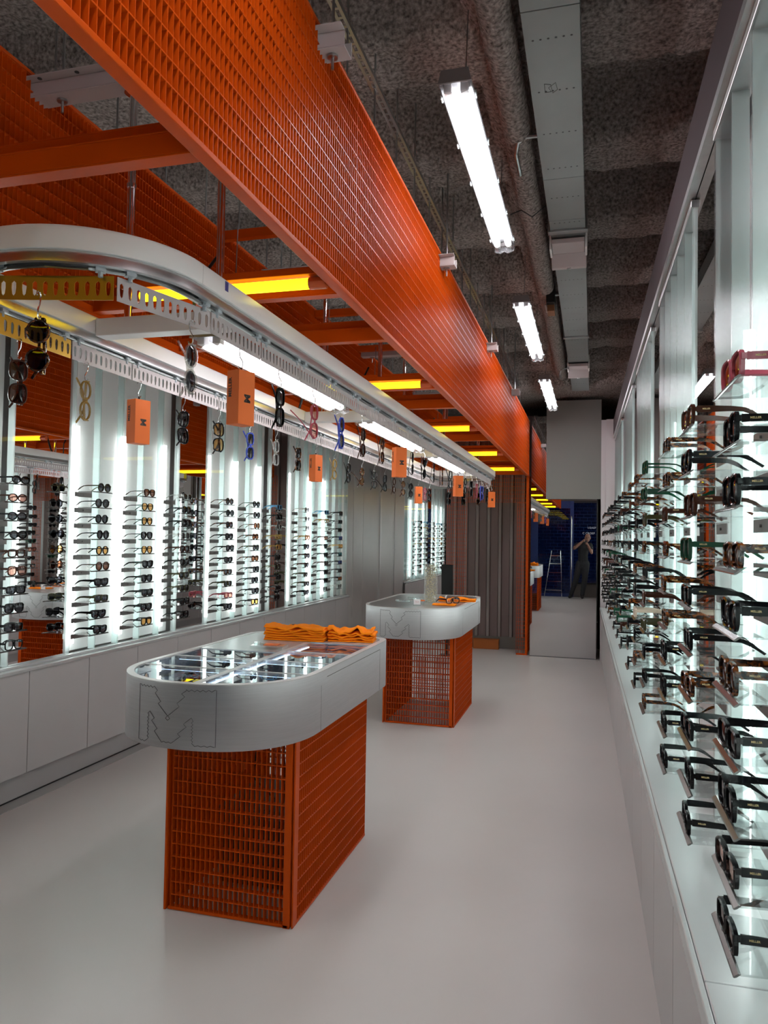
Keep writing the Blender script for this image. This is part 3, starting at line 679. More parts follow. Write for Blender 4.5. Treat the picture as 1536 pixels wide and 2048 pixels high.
def ylamp(y, label):
    t = thing('yellow_tube_light', label, 'light', (0, y, 0), 0, 'yellow tube lights under the canopy')
    x0, x1 = -1.66, -.868
    MB().box(x0+.02, x1-.0, -.034, .034, 2.424, 2.448).build('batten', ORANGE, t, bevel=.002)
    MB().path([(x0+.08, 0, 2.402), (x1-.05, 0, 2.402)], .019, 12).build('tube', YTUBE, t, smooth=True)
    for a in (x0+.055, x1-.03):
        MB().path([(a-.03, 0, 2.402), (a+.03, 0, 2.402)], .021, 12).build('end_cap', M('amber_end_cap', (.55, .10, .03), .25), t, smooth=30)
    MB().path([(-1.62, .02, 2.43), (-1.66, .03, 2.30), (-1.67, .03, 2.285)], .008, 8).build('cable', BLACK, t)
for i, y in enumerate((.62, 2.36, 4.07, 5.79, 7.54, 9.25)):
    ylamp(y, f'glowing yellow tube light across the orange canopy, {ORD[i]} from the shop front')

# ================================================================== CEILING SERVICES
pp = [(-.37+.02*noise.noise(Vector((0, y*.9, 2))), -.6+.1*y_, 3.53+.012*noise.noise(Vector((4, y_*.3, 1)))) for y_ in range(0, 100) for y in (y_*.1,)]
tag(MB().path(pp, [.068+.008*noise.noise(Vector((9, k*.7, 0))) for k in range(100)], 14).build('sprayed_pipe', SPRAY, smooth='all'), 'thick pipe coated in grey-brown sprayed fireproofing beside the cable tray', 'pipe')
for i, y in enumerate((.35, 2.20, 4.12, 6.05, 7.95)):
    t = thing('steel_channel', f'pale steel cross channel above the orange canopy, {ORD[i]} from the shop front', 'steel channel', (0, y, 3.115), 0, 'cross channels above the canopy')
    mb = MB(); x0, x1 = -1.96, -.748
    mb.box(x0, x1, -.085, -.045, -.004, .0).box(x0, x1, -.049, -.045, -.05, -.004).box(x0, x1, -.049, .025, -.054, -.05).box(x0, x1, .021, .025, -.05, .0); mb.build('profile', PINKWHITE, t, bevel=.0015)
    mb = MB()
    for x in (-1.85, -1.7, -1.1, -.95): mb.path([(x, -.066, -.0052), (x, -.066, -.004)], .008, 10)
    mb.build('bolt_hole', BLACK, t)
    for x in (-1.80, -.80):
        MB().path([(x, -.01, -.10), (x, -.01, .68)], .005, 6).build('threaded_rod', STEEL, t, smooth=True)
        MB().path([(x, -.01, -.062), (x, -.01, -.055)], .018, 10).build('washer', STEEL, t)
def strut(x, lab):
    t = thing('perforated_strut', lab, 'strut', (x, 0, 3.45), 0, 'perforated struts')
    mb = MB(); y = -.3
    mb.box(-.019, -.016, -.3, 10.1, 0, .02).box(.016, .019, -.3, 10.1, 0, .02)
    while y < 10.0:
        mb.box(-.016, .016, y, y+.012, 0, .003); mb.box(-.016, -.007, y+.012, y+.05, 0, .003); mb.box(.007, .016, y+.012, y+.05, 0, .003); y += .05
    mb.build('profile', STEEL, t)
    for k in range(26):
        y = .42+.37*k
        MB().path([(0, y, -.32), (0, y, .36)], .0045, 6).build('threaded_rod', STEEL, t, smooth=True)
strut(-1.90, 'perforated steel strut over the wall side of the orange canopy'); strut(-.905, 'perforated steel strut over the aisle side of the orange canopy')
t = thing('cable_tray', 'long grey covered cable tray under the ceiling above the aisle', 'cable tray', (-.158, 0, 3.40))
mb = MB(); cuts = [-.4, 1.4, 2.62, 3.9, 4.42, 7.0, 9.6]
for a, b in zip(cuts, cuts[1:]): MB().box(-.102, .102, a+.002, b-.002, 0, .11).build('cover', DUCT, t, bevel=.002)
mb = MB(); y = 0.1
while y < 9.4:
    for k in range(6): mb.path([(-.07+.028*k, y, -.0006), (-.07+.028*k, y, .0)], .0048, 6)
    y += .335
mb.build('hole', BLACK, t)
mb = MB(); y = 0
while y < 9.5:
    mb.box(.1022, .1032, y, y+.018, .004, .012); y += .045
mb.build('side_slot', BLACK, t)
MB().path([(-.045, 3.06, -.001), (-.045, 3.12, -.001), (-.02, 3.12, -.001), (-.03, 3.09, -.001), (.0, 3.06, -.001), (.005, 3.11, -.001), (-.015, 3.13, -.001), (-.02, 3.07, -.001), (-.045, 3.06, -.001)], .0009, 4).build('pen_mark', BLACKPRINT, t)
for y in (4.55, 7.0): MB().box(-.115, .115, y, y+.05, -.012, .12).build('clamp', STEEL, t, bevel=.003)
for i, y in enumerate((4.68, 8.05)):
    t = thing('ceiling_sensor', f'white wedge-shaped fitting clipped below the cable tray, {["nearer", "farther"][i]} of the pair', 'fitting', (-.158, y, 3.385), 0, 'fittings below the cable tray')
    MB().box(-.098, .098, -.03, .20, -.03, 0).build('plate', PINKWHITE, t, bevel=.004)
    mb = MB(); mb.prism([(-.108, .14, -.03), (-.108, .24, -.03), (-.108, .24, -.10), (-.108, .20, -.10)], (.216, 0, 0)); mb.build('body', PINKWHITE, t, bevel=.005)
    MB().path([(0, .214, -.101), (0, .216, -.104)], .012, 12).build('lens', WHITE, t)
    for sx in (-1, 1): MB().box(min(sx*.1, sx*.112), max(sx*.1, sx*.112), .0, .15, -.05, .09).build('clip', WHITE, t)
for i, (y, z) in enumerate(((3.62, 3.47), (6.05, 3.47), (8.7, 3.47))):
    c = MB().path([(-.26, y, z+.02), (-.33, y, z+.02), (-.365, y+.01, z-.0), (-.375, y+.03, z-.04), (-.375, y+.25, z-.04)], .011, 8).build('conduit', STEEL, smooth=True)
    tag(c, f'bent steel conduit leaving the cable tray, {ORD[i]} from the shop front', 'conduit', 'bent conduits')
w_ = MB().path([(-.43, 3.95, 3.26), (-.38, 4.0, 3.30), (-.33, 4.1, 3.30), (-.27, 4.25, 3.42)], .003, 6).build('cable', BLACK, smooth=True); tag(w_, 'thin dark cable between the first aisle light and the cable tray', 'cable')
t = thing('tray_box', 'black box fixed beside the cable tray above the second aisle light', 'box', (-.33, 5.95, 3.40)); MB().box(-.035, .03, 0, .22, 0, .13).build('body', BLACK, t, bevel=.004); MB().box(-.03, .025, .06, .20, -.05, 0).build('label_plate', M('rusty_plate', (.25, .1, .04), .5), t)
MB_ = MB().path([(-.12, 3.64, 3.395), (-.12, 3.66, 3.3975)], .0008, 4)

# ================================================================== COUNTERS
HW, TZ, BZ = .410, .985, .735
def table_outline(cx, y0, off=0.0, k=14):
    """front superelliptic nose at y0, straight flanks, squarer back"""
    hw = HW-off; yc = y0+.415; pts = []
    for i in range(k*2+1):
        a = PI+PI*i/(k*2); c, s_ = math.cos(a), math.sin(a); n = 2.25
        pts.append((cx+hw*abs(c)**(2/n)*(1 if c >= 0 else -1), yc-(.415-off)*abs(s_)**(2/n)))
    yb = y0+1.56-off; r = .12
    for i in range(7):
        a = PI/2*i/6; pts.append((cx+hw-r+r*math.cos(a), yb-r+r*math.sin(a)))
    for i in range(7):
        a = PI/2+PI/2*i/6; pts.append((cx-hw+r+r*math.cos(a), yb-r+r*math.sin(a)))
    return pts
def arc_at(cx, y0):
    """arc-length parametrised front of the band: s=0 at nose, + towards aisle"""
    pts = table_outline(cx, y0, 0, 60)[:121]; mid = 60; acc = [0.0]*121
    for i in range(mid+1, 121): acc[i] = acc[i-1]+math.dist(pts[i], pts[i-1])
    for i in range(mid-1, -1, -1): acc[i] = acc[i+1]-math.dist(pts[i], pts[i+1])
    def f(s):
        for i in range(120):
            if acc[i] <= s <= acc[i+1]:
                u = (s-acc[i])/(acc[i+1]-acc[i]); x = pts[i][0]+(pts[i+1][0]-pts[i][0])*u; y = pts[i][1]+(pts[i+1][1]-pts[i][1])*u
                nx, ny = pts[i+1][1]-pts[i][1], -(pts[i+1][0]-pts[i][0]); L = math.hypot(nx, ny); return x+nx/L*.0006, y+ny/L*.0006
        return pts[-1]
    return f
def zig(p, q, n, amp):
    """saw-tooth from p to q"""
    out = []; d = (q[0]-p[0], q[1]-p[1]); L = math.hypot(*d); nx, ny = -d[1]/L, d[0]/L
    for i in range(2*n+1):
        a = amp if i % 2 else 0; out.append((p[0]+d[0]*i/(2*n)+nx*a, p[1]+d[1]*i/(2*n)+ny*a))
    return out
def logo_pts():
    # outline of the jagged M, unit box 0..1 wide, 0..1 high
    P = [(0, 0), (0, 1)]
    P += zig((.02, 1), (.24, 1), 4, -.03)
    P += [(.285, .93), (.255, .88), (.335, .74), (.300, .70), (.43, .50)]
    P += [(.405, .455), (.43, .42), (.46, .455), (.435, .50)]
    P += [(.575, .68), (.545, .735), (.64, .86), (.60, .91), (.655, .97)]
    P += zig((.655, .99), (.98, 1), 5, -.03)
    P += [(1, 1), (1, 0)]
    P += zig((.98, 0), (.77, 0), 3, -.018)
    P += [(.735, .05)]
    P += zig((.745, .08), (.745, .44), 6, .02)
    P += [(.725, .50), (.63, .38), (.665, .33), (.56, .20), (.595, .155), (.50, .04)]
    P += zig((.48, .02), (.36, .02), 2, -.018)
    P += [(.255, .20), (.295, .25), (.21, .38), (.25, .43), (.18, .54), (.15, .50)]
    P += zig((.165, .46), (.165, .06), 6, -.02)
    P += [(.14, .02)] + zig((.12, 0), (.02, 0), 2, .018)
    return P
def counter(cx, y0, x0, x1, yb0, yb1, label, vitrine=True):
    t = thing('display_counter', label, 'counter', (0, 0, 0))
    ol = table_outline(cx, y0); inn = table_outline(cx, y0, .028)
    n = len(ol)
    mb = MB(); mb.sweep([[(x, y, BZ), (x, y, TZ-.004)] for x, y in ol], closed_prof=False, loop=True)
    mb.f.append(tuple(2*i for i in range(n))[::-1]); mb.build('band', ALU_H, t, smooth=30)
    mb = MB()
    for i in range(n):
        a, b = ol[i], inn[i]; mb.v += [(a[0], a[1], TZ-.006), (a[0], a[1], TZ), (b[0], b[1], TZ), (b[0], b[1], TZ-.012)]
    for i in range(n):
        j = (i+1) % n
        for k in range(3): mb.f.append((4*i+k, 4*i+k+1, 4*j+k+1, 4*j+k))
    mb.build('rim', M('pale_anodised_rim', (.72, .70, .69), .35, .4), t, smooth=30)
    if vitrine:
        def poly(cond, z, nm, mat, thick=.006):
            P = [(min(max(x, cond[0]), cond[1]), min(max(y, cond[2]), cond[3])) for x, y in inn]
            Q = []
            for p in P:
                if not Q or math.dist(p, Q[-1]) > 1e-5: Q.append(p)
            MB().prism([(x, y, z-thick) for x, y in Q], (0, 0, thick)).build(nm, mat, t)
        CG = clear('case_glass', (.90, .93, .95), 1, .0, ior=2.6)
        xm = cx+.045; yv = y0+.83
        poly((cx-HW, xm-.014, y0, yv), TZ-.004, 'glass_lid', CG); poly((xm+.014, cx+HW, y0, y0+1.22), TZ-.004, 'glass_lid', CG)
        MB().box(xm-.014, xm+.014, y0+.03, y0+1.22, TZ-.02, TZ-.002).build('divider', M('pale_anodised_rim', (.7, .7, .7)), t)
        for yy in (.34, .60): MB().box(cx-HW+.03, xm-.014, y0+yy, y0+yy+.012, TZ-.02, TZ-.0025).build('divider', MAT['pale_anodised_rim'], t)
        for yy in (.34, .62, .9): MB().box(xm+.014, cx+HW-.03, y0+yy, y0+yy+.012, TZ-.02, TZ-.0025).build('divider', MAT['pale_anodised_rim'], t)
        poly((cx-HW, xm-.014, yv+.002, y0+1.56), TZ-.001, 'top_plate', LEDGE); poly((xm-.014, cx+HW, y0+1.222, y0+1.56), TZ-.001, 'top_plate', LEDGE)
        poly((cx-HW, cx+HW, y0, y0+1.56), TZ-.09, 'tray_floor', M('mirror_grey_tray', (.30, .33, .38), .12, .7))
        for (xa, ya, xb, yb) in ((cx-.33, y0+.36, xm-.02, y0+.36), (xm+.02, y0+.36, cx+.37, y0+.36), (xm+.02, y0+.64, cx+.38, y0+.64), (cx-.37, y0+.62, xm-.02, y0+.62), (xm+.018, y0+.10, xm+.018, y0+1.18)):
            MB().path([(xa, ya, TZ-.022), (xb, yb, TZ-.022)], .003, 6).build('light_strip', CASELED, t)
    else:
        MB().prism([(x, y, TZ-.012) for x, y in inn], (0, 0, .010)).build('top_plate', ALU, t)
    # drawer seams on the aisle flank
    xf = cx+HW+.0004
    mb = MB(); mb.box(xf, xf+.0006, y0+.50, y0+1.33, TZ-.036, TZ-.034).box(xf, xf+.0006, y0+1.33, y0+1.331, BZ+.002, TZ-.034).box(xf, xf+.0004, y0+.43, y0+.431, BZ+.002, TZ-.06); mb.build('drawer_seam', DARKGAP, t)
    # etched M
    f = arc_at(cx, y0); s0, wM, z0, hM = (-.200, .345, .752, .212) if vitrine else (-.205, .345, .752, .212)
    P = [(s0+u*wM, z0+v*hM) for u, v in logo_pts()]; mb = MB(); Q = []
    for i in range(len(P)):
        a, b = P[i], P[(i+1) % len(P)]; k = max(1, int(math.dist(a, b)/.012))
        Q += [(a[0]+(b[0]-a[0])*j/k, a[1]+(b[1]-a[1])*j/k) for j in range(k)]
    w3 = [Vector((*f(s_), z_)) for s_, z_ in Q]; mb.path(w3, .0012, 4, closed=True); mb.build('etched_letter', M('etched_line', (.10, .10, .11), .5), t)
    # mesh base
    g = MB(); grating(g, (x0+.03, yb0, .012), (x1-x0-.03-.035, 0, 0), (0, 0, BZ-.014), (0, 1, 0)); g.build('mesh_front', ORANGE, t)
    g = MB(); grating(g, (x1, yb0+.045, .012), (0, yb1-yb0-.045, 0), (0, 0, BZ-.014), (-1, 0, 0)); g.build('mesh_side', ORANGE, t)
    g = MB(); grating(g, (x0, yb0+.02, .012), (0, yb1-yb0-.02, 0), (0, 0, BZ-.014), (1, 0, 0)); g.build('mesh_side', ORANGE, t)
    g = MB(); grating(g, (x0+.03, yb1, .012), (x1-x0-.06, 0, 0), (0, 0, .40), (0, -1, 0)); g.build('mesh_back', ORANGE, t)
    mb = MB(); mb.box(x1-.006, x1+.001, yb0+.005, yb0+.048, 0, BZ-.001); mb.build('corner_post', ORANGE, t, bevel=.001)
    mb = MB(); mb.box(x0+.002, x0+.012, yb0-.006, yb0+.03, 0, BZ-.001); mb.build('corner_post', ORANGE, t, bevel=.001)
    mb = MB(); mb.box(x1-.040, x1-.012, yb0-.002, yb0+.024, 0, BZ-.001); mb.build('corner_post', ORANGE, t, bevel=.001)
    mb = MB(); mb.box(x0+.02, x1-.02, yb0-.002, yb0+.02, .003, .012).box(x1-.006, x1+.002, yb0+.04, yb1, .003, .012); mb.build('bottom_rail', ORANGE, t)
    return t
T1 = counter(-1.500, 2.565, -1.700, -1.130, 2.82, 3.80, 'nearer orange mesh counter with a brushed metal rounded top and glass display')
T2 = counter(-1.455, 5.87, -1.690, -1.085, 6.145, 7.10, 'farther orange mesh counter with a solid brushed metal rounded top', vitrine=False)
t = thing('storage_box', 'dark box stored inside the nearer mesh counter', 'box', (-1.4, 3.35, 0)); MB().box(-.2, .2, -.25, .2, .006, .30).build('body', M('dark_card', (.07, .05, .045), .7), t, bevel=.005); MB().box(-.205, .205, -.255, .205, .30, .34).build('lid', M('dark_card2', (.10, .08, .07), .6), t, bevel=.004)
w_ = MB().path([(-1.27, 3.0, .733), (-1.25, 3.02, .5), (-1.3, 3.1, .36), (-1.38, 3.2, .36), (-1.42, 3.05, .5), (-1.36, 3.0, .733)], .006, 8).build('cable', BLACK, smooth=True); tag(w_, 'black looping cable inside the nearer mesh counter', 'cable')
# items inside the glass case
for i, (x, y, code, rz) in enumerate(((-1.66, 2.98, 'Scd', .4), (-1.60, 3.26, 'Skd', .2), (-1.30, 2.78, 'Skd', -.9), (-1.22, 3.06, 'Skd', -.8), (-1.28, 3.34, 'Skc', -.9), (-1.62, 2.82, 'Skc', 1.0))):
    sh, fr, le = K(code); loc = Vector((x, y, TZ-.09+base_height(sh)+.001))
    sunglasses(sh, fr, le, loc, (0, 0, rz+PI), f'{fr} {sh} glasses under the glass of the nearer counter, {ORD[i]} from its nose', group='glasses inside the counter display', fold=(1.5, 1.5))

# ================================================================== THINGS ON THE COUNTERS
def cloth_stack(name, cx, cy, z, w, d, layers, seed, label, crumple=.006, rz=0, sag=.02, group=None):
    t = thing(name, label, 'cloth', (cx, cy, z), rz, group); nx, ny = 44, 12; h = .0115
    rnd = random.Random(seed)
    for L in range(layers):
        mb = MB(); off = rnd.uniform(-.006, .006); wl_ = w*(1-rnd.uniform(0, .04)); ph = rnd.uniform(0, 9)
        def hz(u, v):
            e = noise.noise(Vector((u*5.5+ph*.3, v*2.2, seed)))*crumple*(1+L*.25)+noise.noise(Vector((u*14+L, v*6, seed+4)))*crumple*.45
            return L*h+e*(L/layers+.25)+sag*(L/layers)*math.cos(u*PI*2*.85)**2*.6
        secs = []
        for i in range(nx+1):
            u = i/nx; ring_ = []
            x = (u-.5)*wl_+off
            for j in range(ny+1):
                v = j/ny; ring_.append((x, (v-.5)*d+.004*noise.noise(Vector((u*8, L, seed))), max(.0005, hz(u, v))))
            for j in range(ny, -1, -1):
                v = j/ny; bul = h*1.02*(1-.55*(abs(2*v-1)**6)); ring_.append((x, (v-.5)*d*1.0+.004*noise.noise(Vector((u*8, L, seed))), max(.002, hz(u, v)+bul)))
            secs.append(ring_)
        mb.sweep(secs); o = mb.build('fold', ORANGE_CLOTH, t, smooth='all')
    return t
ct = cloth_stack('pouch_stack', -1.545, 3.86, TZ, .34, .15, 6, 3, 'neat stack of folded orange cloth pouches on the nearer counter', .006, rz=.06)
tm = text_mesh('M', .018, .0003, .0004); tm.materials.append(BLACKPRINT); o = link('printed_letter', tm, ct, (-.02, -.03, .082)); o.rotation_euler = (.25, 0, 0)
cloth_stack('pouch_heap', -1.255, 3.93, TZ, .25, .15, 5, 11, 'loosely crumpled heap of orange cloth pouches on the nearer counter, beside the neat stack', .011, rz=.15, sag=.03)
cloth_stack('pouch_heap', -1.17, 6.72, TZ, .34, .13, 2, 5, 'rumpled orange cloth pouches at the back of the farther counter', .014, rz=.1, sag=.03)
cloth_stack('pouch', -1.20, 6.30, TZ, .20, .13, 1, 8, 'flat orange cloth under black glasses on the farther counter', .002, rz=.05, sag=0)
sunglasses('square', 'black', 'clear', (-1.13, 6.28, TZ+.014+base_height('square')), (0, 0, .75), 'black square glasses standing on orange cloth on the farther counter')
t = thing('acrylic_block', 'clear acrylic block with orange card beside the cloth pouches on the nearer counter', 'display block', (-1.555, 3.50, TZ), .1)
MB().box(-.085, .085, -.05, .05, 0, .018).build('block', clear('acrylic_body', (.93, .95, .95), body=.06), t, bevel=.003); MB().box(-.02, .05, -.03, .03, .0185, .021).build('card', ORANGE_CARD, t); MB().path([(-.06, 0, .0185), (-.06, 0, .028)], .018, 14).build('knob', clear('acrylic_body', (.9, .9, .9)), t, smooth=30)
# tall clear cylinder
t = thing('display_cylinder', 'tall clear cylinder filled with gold and silver beads on the farther counter', 'display cylinder', (-1.365, 6.50, TZ))
MB().path([(0, 0, .001), (0, 0, .335)], .058, 28).build('tube', clear('cylinder_wall', (.93, .93, .90), body=.12, bodycol=(.8, .78, .7)), t, smooth=30)
bd = MB(); rnd = random.Random(3)
for i in range(420):
    a = rnd.uniform(0, 2*PI); r = .046*math.sqrt(rnd.random()); z = rnd.uniform(.006, .325); sz = rnd.uniform(.003, .0065)
    c = Vector((r*math.cos(a), r*math.sin(a), z)); n0 = len(bd.v)
    bd.v += [tuple(c+sz*Vector(q)) for q in ((1, 0, 0), (-1, 0, 0), (0, 1, 0), (0, -1, 0), (0, 0, 1), (0, 0, -1))]; bd.f += [tuple(n0+k for k in q) for q in ((0, 2, 4), (2, 1, 4), (1, 3, 4), (3, 0, 4), (2, 0, 5), (1, 2, 5), (3, 1, 5), (0, 3, 5))]
o = bd.build('beads', M('bead_metal', (.72, .62, .42), .3, .8, noise_amt=.5, nscale=120), t); o['kind'] = 'stuff'
for i, (x, y, z, lab) in enumerate(((-1.585, 6.42, 0, 'clear acrylic ring at the wall side of the farther counter'), (-1.56, 6.72, 0, 'clear acrylic disc behind the acrylic ring on the farther counter'))):
    t = thing('acrylic_ring', lab, 'acrylic ring', (x, y, TZ)); MB().path([(.065*math.cos(a), .065*math.sin(a), .012) for a in [2*PI*k/28 for k in range(28)]], .011, 8, closed=True).build('ring', clear('acrylic_body', (.9, .9, .9)), t, smooth=True)
    MB().path([(0, 0, .001), (0, 0, .008)], .05, 24).build('plate', clear('acrylic_body', (.9, .9, .9)), t)
t = thing('price_card', 'small white card in a clear stand at the nose of the farther counter', 'card', (-1.395, 6.10, TZ), .15)
MB().box(-.034, .034, -.003, .003, .0, .062).build('stand', clear('acrylic_body', (.9, .9, .9)), t); MB().box(-.028, .028, -.0045, -.0032, .012, .056).build('card', M('white_card', (.85, .80, .80), .5), t)
tm = text_mesh('MELLER', .009, .0002); tm.materials.append(M('red_print', (.5, .1, .1), .5)); o = link('lettering', tm, t, (0, -.0048, .034)); o.rotation_euler = (PI/2, 0, 0)
t = thing('small_candle_dish', 'small clear dish with orange trim beside the bead cylinder', 'dish', (-1.40, 6.27, TZ)); MB().path([(0, 0, .001), (0, 0, .03)], [.028, .034], 16).build('bowl', clear('acrylic_body', (.9, .9, .9)), t, smooth=30); MB().path([(.03*math.cos(a), .03*math.sin(a), .032) for a in [2*PI*k/18 for k in range(18)]], .004, 6, closed=True).build('trim', ORANGE_CARD, t)
for i, (x, y) in enumerate(((-1.30, 6.86), (-1.42, 6.95))):
    t = thing('ring_stand', f'little white stand at the back of the farther counter, {["nearer the aisle", "nearer the wall"][i]}', 'stand', (x, y, TZ)); MB().path([(0, 0, 0), (0, 0, .004)], .018, 14).build('foot', WHITE, t); MB().path([(0, 0, .004), (0, 0, .03), (.01, 0, .038)], .006, 8).build('stem', WHITE, t, smooth=True)
# payment terminal in front of the portal
t = thing('payment_terminal', 'black payment screen on a dark stand before the mesh portal post', 'terminal', (-1.845, 9.85, 0))
MB().box(-.09, .09, -.07, .07, 0, .02).build('foot', BLACK, t, bevel=.004); MB().path([(0, 0, .02), (0, .01, .90)], .028, 12).build('stem', BLACK, t, smooth=30)
MB().obox((0, -.02, 1.0), (.15, 0, 0), (0, .05, .004), (0, -.03, .40)).build('screen', BLACK, t, bevel=.006)
# door phone on metal wall
t = thing('wall_intercom', 'small rounded grey door device with black centre on the metal wall', 'intercom', (-3.198, 10.72, 2.47))
def pill(w, h, x0, x1, nm, mat):
    P = [(x0, w*math.cos(a), h*math.sin(a)+(h*.9 if math.sin(a) > 0 else -h*.9)) for a in [2*PI*k/24 for k in range(24)]]; MB().prism(P, (x1-x0, 0, 0)).build(nm, mat, t, bevel=.002)
pill(.055, .05, 0, .02, 'housing', M('intercom_grey', (.45, .45, .45), .4)); pill(.033, .032, .0205, .024, 'face', BLACK)
t = thing('recess_panel', 'recessed grey door panel in the metal wall past the glass panels', 'door panel', (-3.2, 9.95, .45)); MB().box(.0005, .006, 0, .40, 0, 2.0).build('panel', WALLMETAL, t, bevel=.002)

# ================================================================== SHOP FRONT AND PHOTOGRAPHER (seen in the mirror)
t = thing('shop_door', 'blue framed glass shop door with a long silver handle, seen in the end mirror', 'door', (0, -.78, 0))
mb = MB(); mb.box(-1.72, -1.46, 0, .05, 0, 2.62).box(-.60, -.50, 0, .05, 0, 2.62).box(-1.46, -.60, 0, .05, 0, .09).box(-1.46, -.60, 0, .05, 2.42, 2.62); mb.build('frame', BLUE, t, bevel=.004)
MB().box(-1.46, -.60, .02, .028, .09, 2.42).build('pane', NAVYGLASS, t)
MB().path([(-.56, .10, .10), (-.56, .10, 2.20)], .016, 12).path([(-.56, .05, .3), (-.56, .10, .3)], .01, 8).path([(-.56, .05, 2.0), (-.56, .10, 2.0)], .01, 8).build('handle', CHROME, t, smooth=30)
t = thing('shop_window', 'dark shop window with white lettering, seen in the end mirror behind the person', 'window', (0, -.78, 0))
MB().box(-.50, .10, .0, .05, .36, .40).box(-.50, .10, 0, .05, 2.57, 2.62).build('frame', BLACK, t); MB().box(-.50, .10, .02, .028, .40, 2.57).build('pane', NAVYGLASS, t)
for body, sz, x, z in (('1/2AEF', .075, -.03, 1.89), ('C CROEP', .075, -.11, 1.74)):
    tm = text_mesh(body, sz, .001); tm.materials.append(M('grey_vinyl_letter', (.7, .74, .8), .5)); o = link('lettering', tm, t, (x, .030, z)); o.rotation_euler = (PI/2, 0, 0)
t = thing('roller_grille', 'grey roller grille with brick-pattern slots outside the shop door', 'roller grille', (0, -1.05, 0))
mb = MB(); z = .1; k = 0
while z < 2.6:
    mb.box(-1.75, .12, 0, .012, z, z+.014); x = -1.75+(k % 2)*.10
    while x < .12: mb.box(x, x+.012, .001, .011, z+.014, z+.09); x += .20
    z += .09; k += 1
mb.build('curtain', M('grille_metal', (.13, .18, .26), .45, .3), t); MB().box(-1.8, .15, -.06, .06, 2.6, 2.75).build('roller_box', BLUE, t)
t = thing('step_ladder', 'thin silver step ladder standing inside the shop door', 'ladder', (-1.02, -.62, 0))
for (a, b) in (((-.25, 0, 0), (-.06, -.02, 1.25)), ((.22, 0, 0), (.18, -.02, 1.25))): MB().path([a, b], .011, 8).build('rail', CHROME, t, smooth=True)
for z in (.18, .42, .66, .90, 1.12):
    xa = -.25+.19*z/1.25; xb = .22-.04*z/1.25; MB().box(xa, xb, -.03, .02, z-.006, z+.006).build('tread', CHROME, t)

def skin_mesh(chains, name):
    """chains: list of polylines [(x,y,z,r)...]; grown into one skin and remeshed into one surface"""
    parts = []
    for ch in chains:
        mb = MB(); P = [Vector(c[:3]) for c in ch]; R = [c[3] for c in ch]; Q, RR = [], []
        for i in range(len(P)-1):
            for k in range(5):
                u = k/5; Q.append(P[i].lerp(P[i+1], u)); RR.append(R[i]+(R[i+1]-R[i])*(u*u*(3-2*u)))
        Q.append(P[-1]); RR.append(R[-1])
        for c, r in ((Q[0], RR[0]), (Q[-1], RR[-1])):     # rounded ends
            n0 = len(mb.v); nu, nv = 10, 6
            for j in range(nv+1):
                for i in range(nu):
                    a, b = 2*PI*i/nu, PI*j/nv; mb.v.append((c.x+r*math.sin(b)*math.cos(a), c.y+r*math.sin(b)*math.sin(a), c.z+r*math.cos(b)))
            for j in range(nv):
                for i in range(nu): mb.f.append((n0+j*nu+i, n0+j*nu+(i+1) % nu, n0+(j+1)*nu+(i+1) % nu, n0+(j+1)*nu+i))
        mb.path(Q, RR, 12); parts.append(mb)
    return parts
def ell(mb, c, rx, ry, rz, nu=20, nv=14):
    n0 = len(mb.v)
    for j in range(nv+1):
        for i in range(nu):
            a, b = 2*PI*i/nu, PI*j/nv; mb.v.append((c[0]+rx*math.sin(b)*math.cos(a), c[1]+ry*math.sin(b)*math.sin(a), c[2]+rz*math.cos(b)))
    for j in range(nv):
        for i in range(nu): mb.f.append((n0+j*nu+i, n0+j*nu+(i+1) % nu, n0+(j+1)*nu+(i+1) % nu, n0+(j+1)*nu+i))
def fused(name, mbs, mat, parent, voxel):
    all_ = MB()
    for m in mbs:
        n0 = len(all_.v); all_.v += m.v; all_.f += [tuple(i+n0 for i in f) for f in m.f]
    me = all_.mesh(name); o = link(name, me); md = o.modifiers.new('r', 'REMESH'); md.mode = 'VOXEL'; md.voxel_size = voxel
    sm = o.modifiers.new('s', 'SMOOTH'); sm.iterations = 3
    dg = bpy.context.evaluated_depsgraph_get(); m2 = bpy.data.meshes.new_from_object(o.evaluated_get(dg)); bpy.data.objects.remove(o)
    for p in m2.polygons: p.use_smooth = True
    m2.materials.clear(); m2.materials.append(mat); return link(name, m2, parent)
PX = -.24; PY = -.34
per = thing('person', 'bald person in black T-shirt and trousers holding a phone up, seen in the end mirror', 'person', (0, 0, 0))
headc = Vector((-.13, -.30, 1.615)); shL, shR = Vector((-.42, -.36, 1.42)), Vector((-.05, -.36, 1.42))
handR = Vector((-.235, -.115, 1.545)); handL = Vector((-.145, -.12, 1.475)); elR = Vector((-.47, -.17, 1.33)); elL = Vector((-.03, -.20, 1.22))
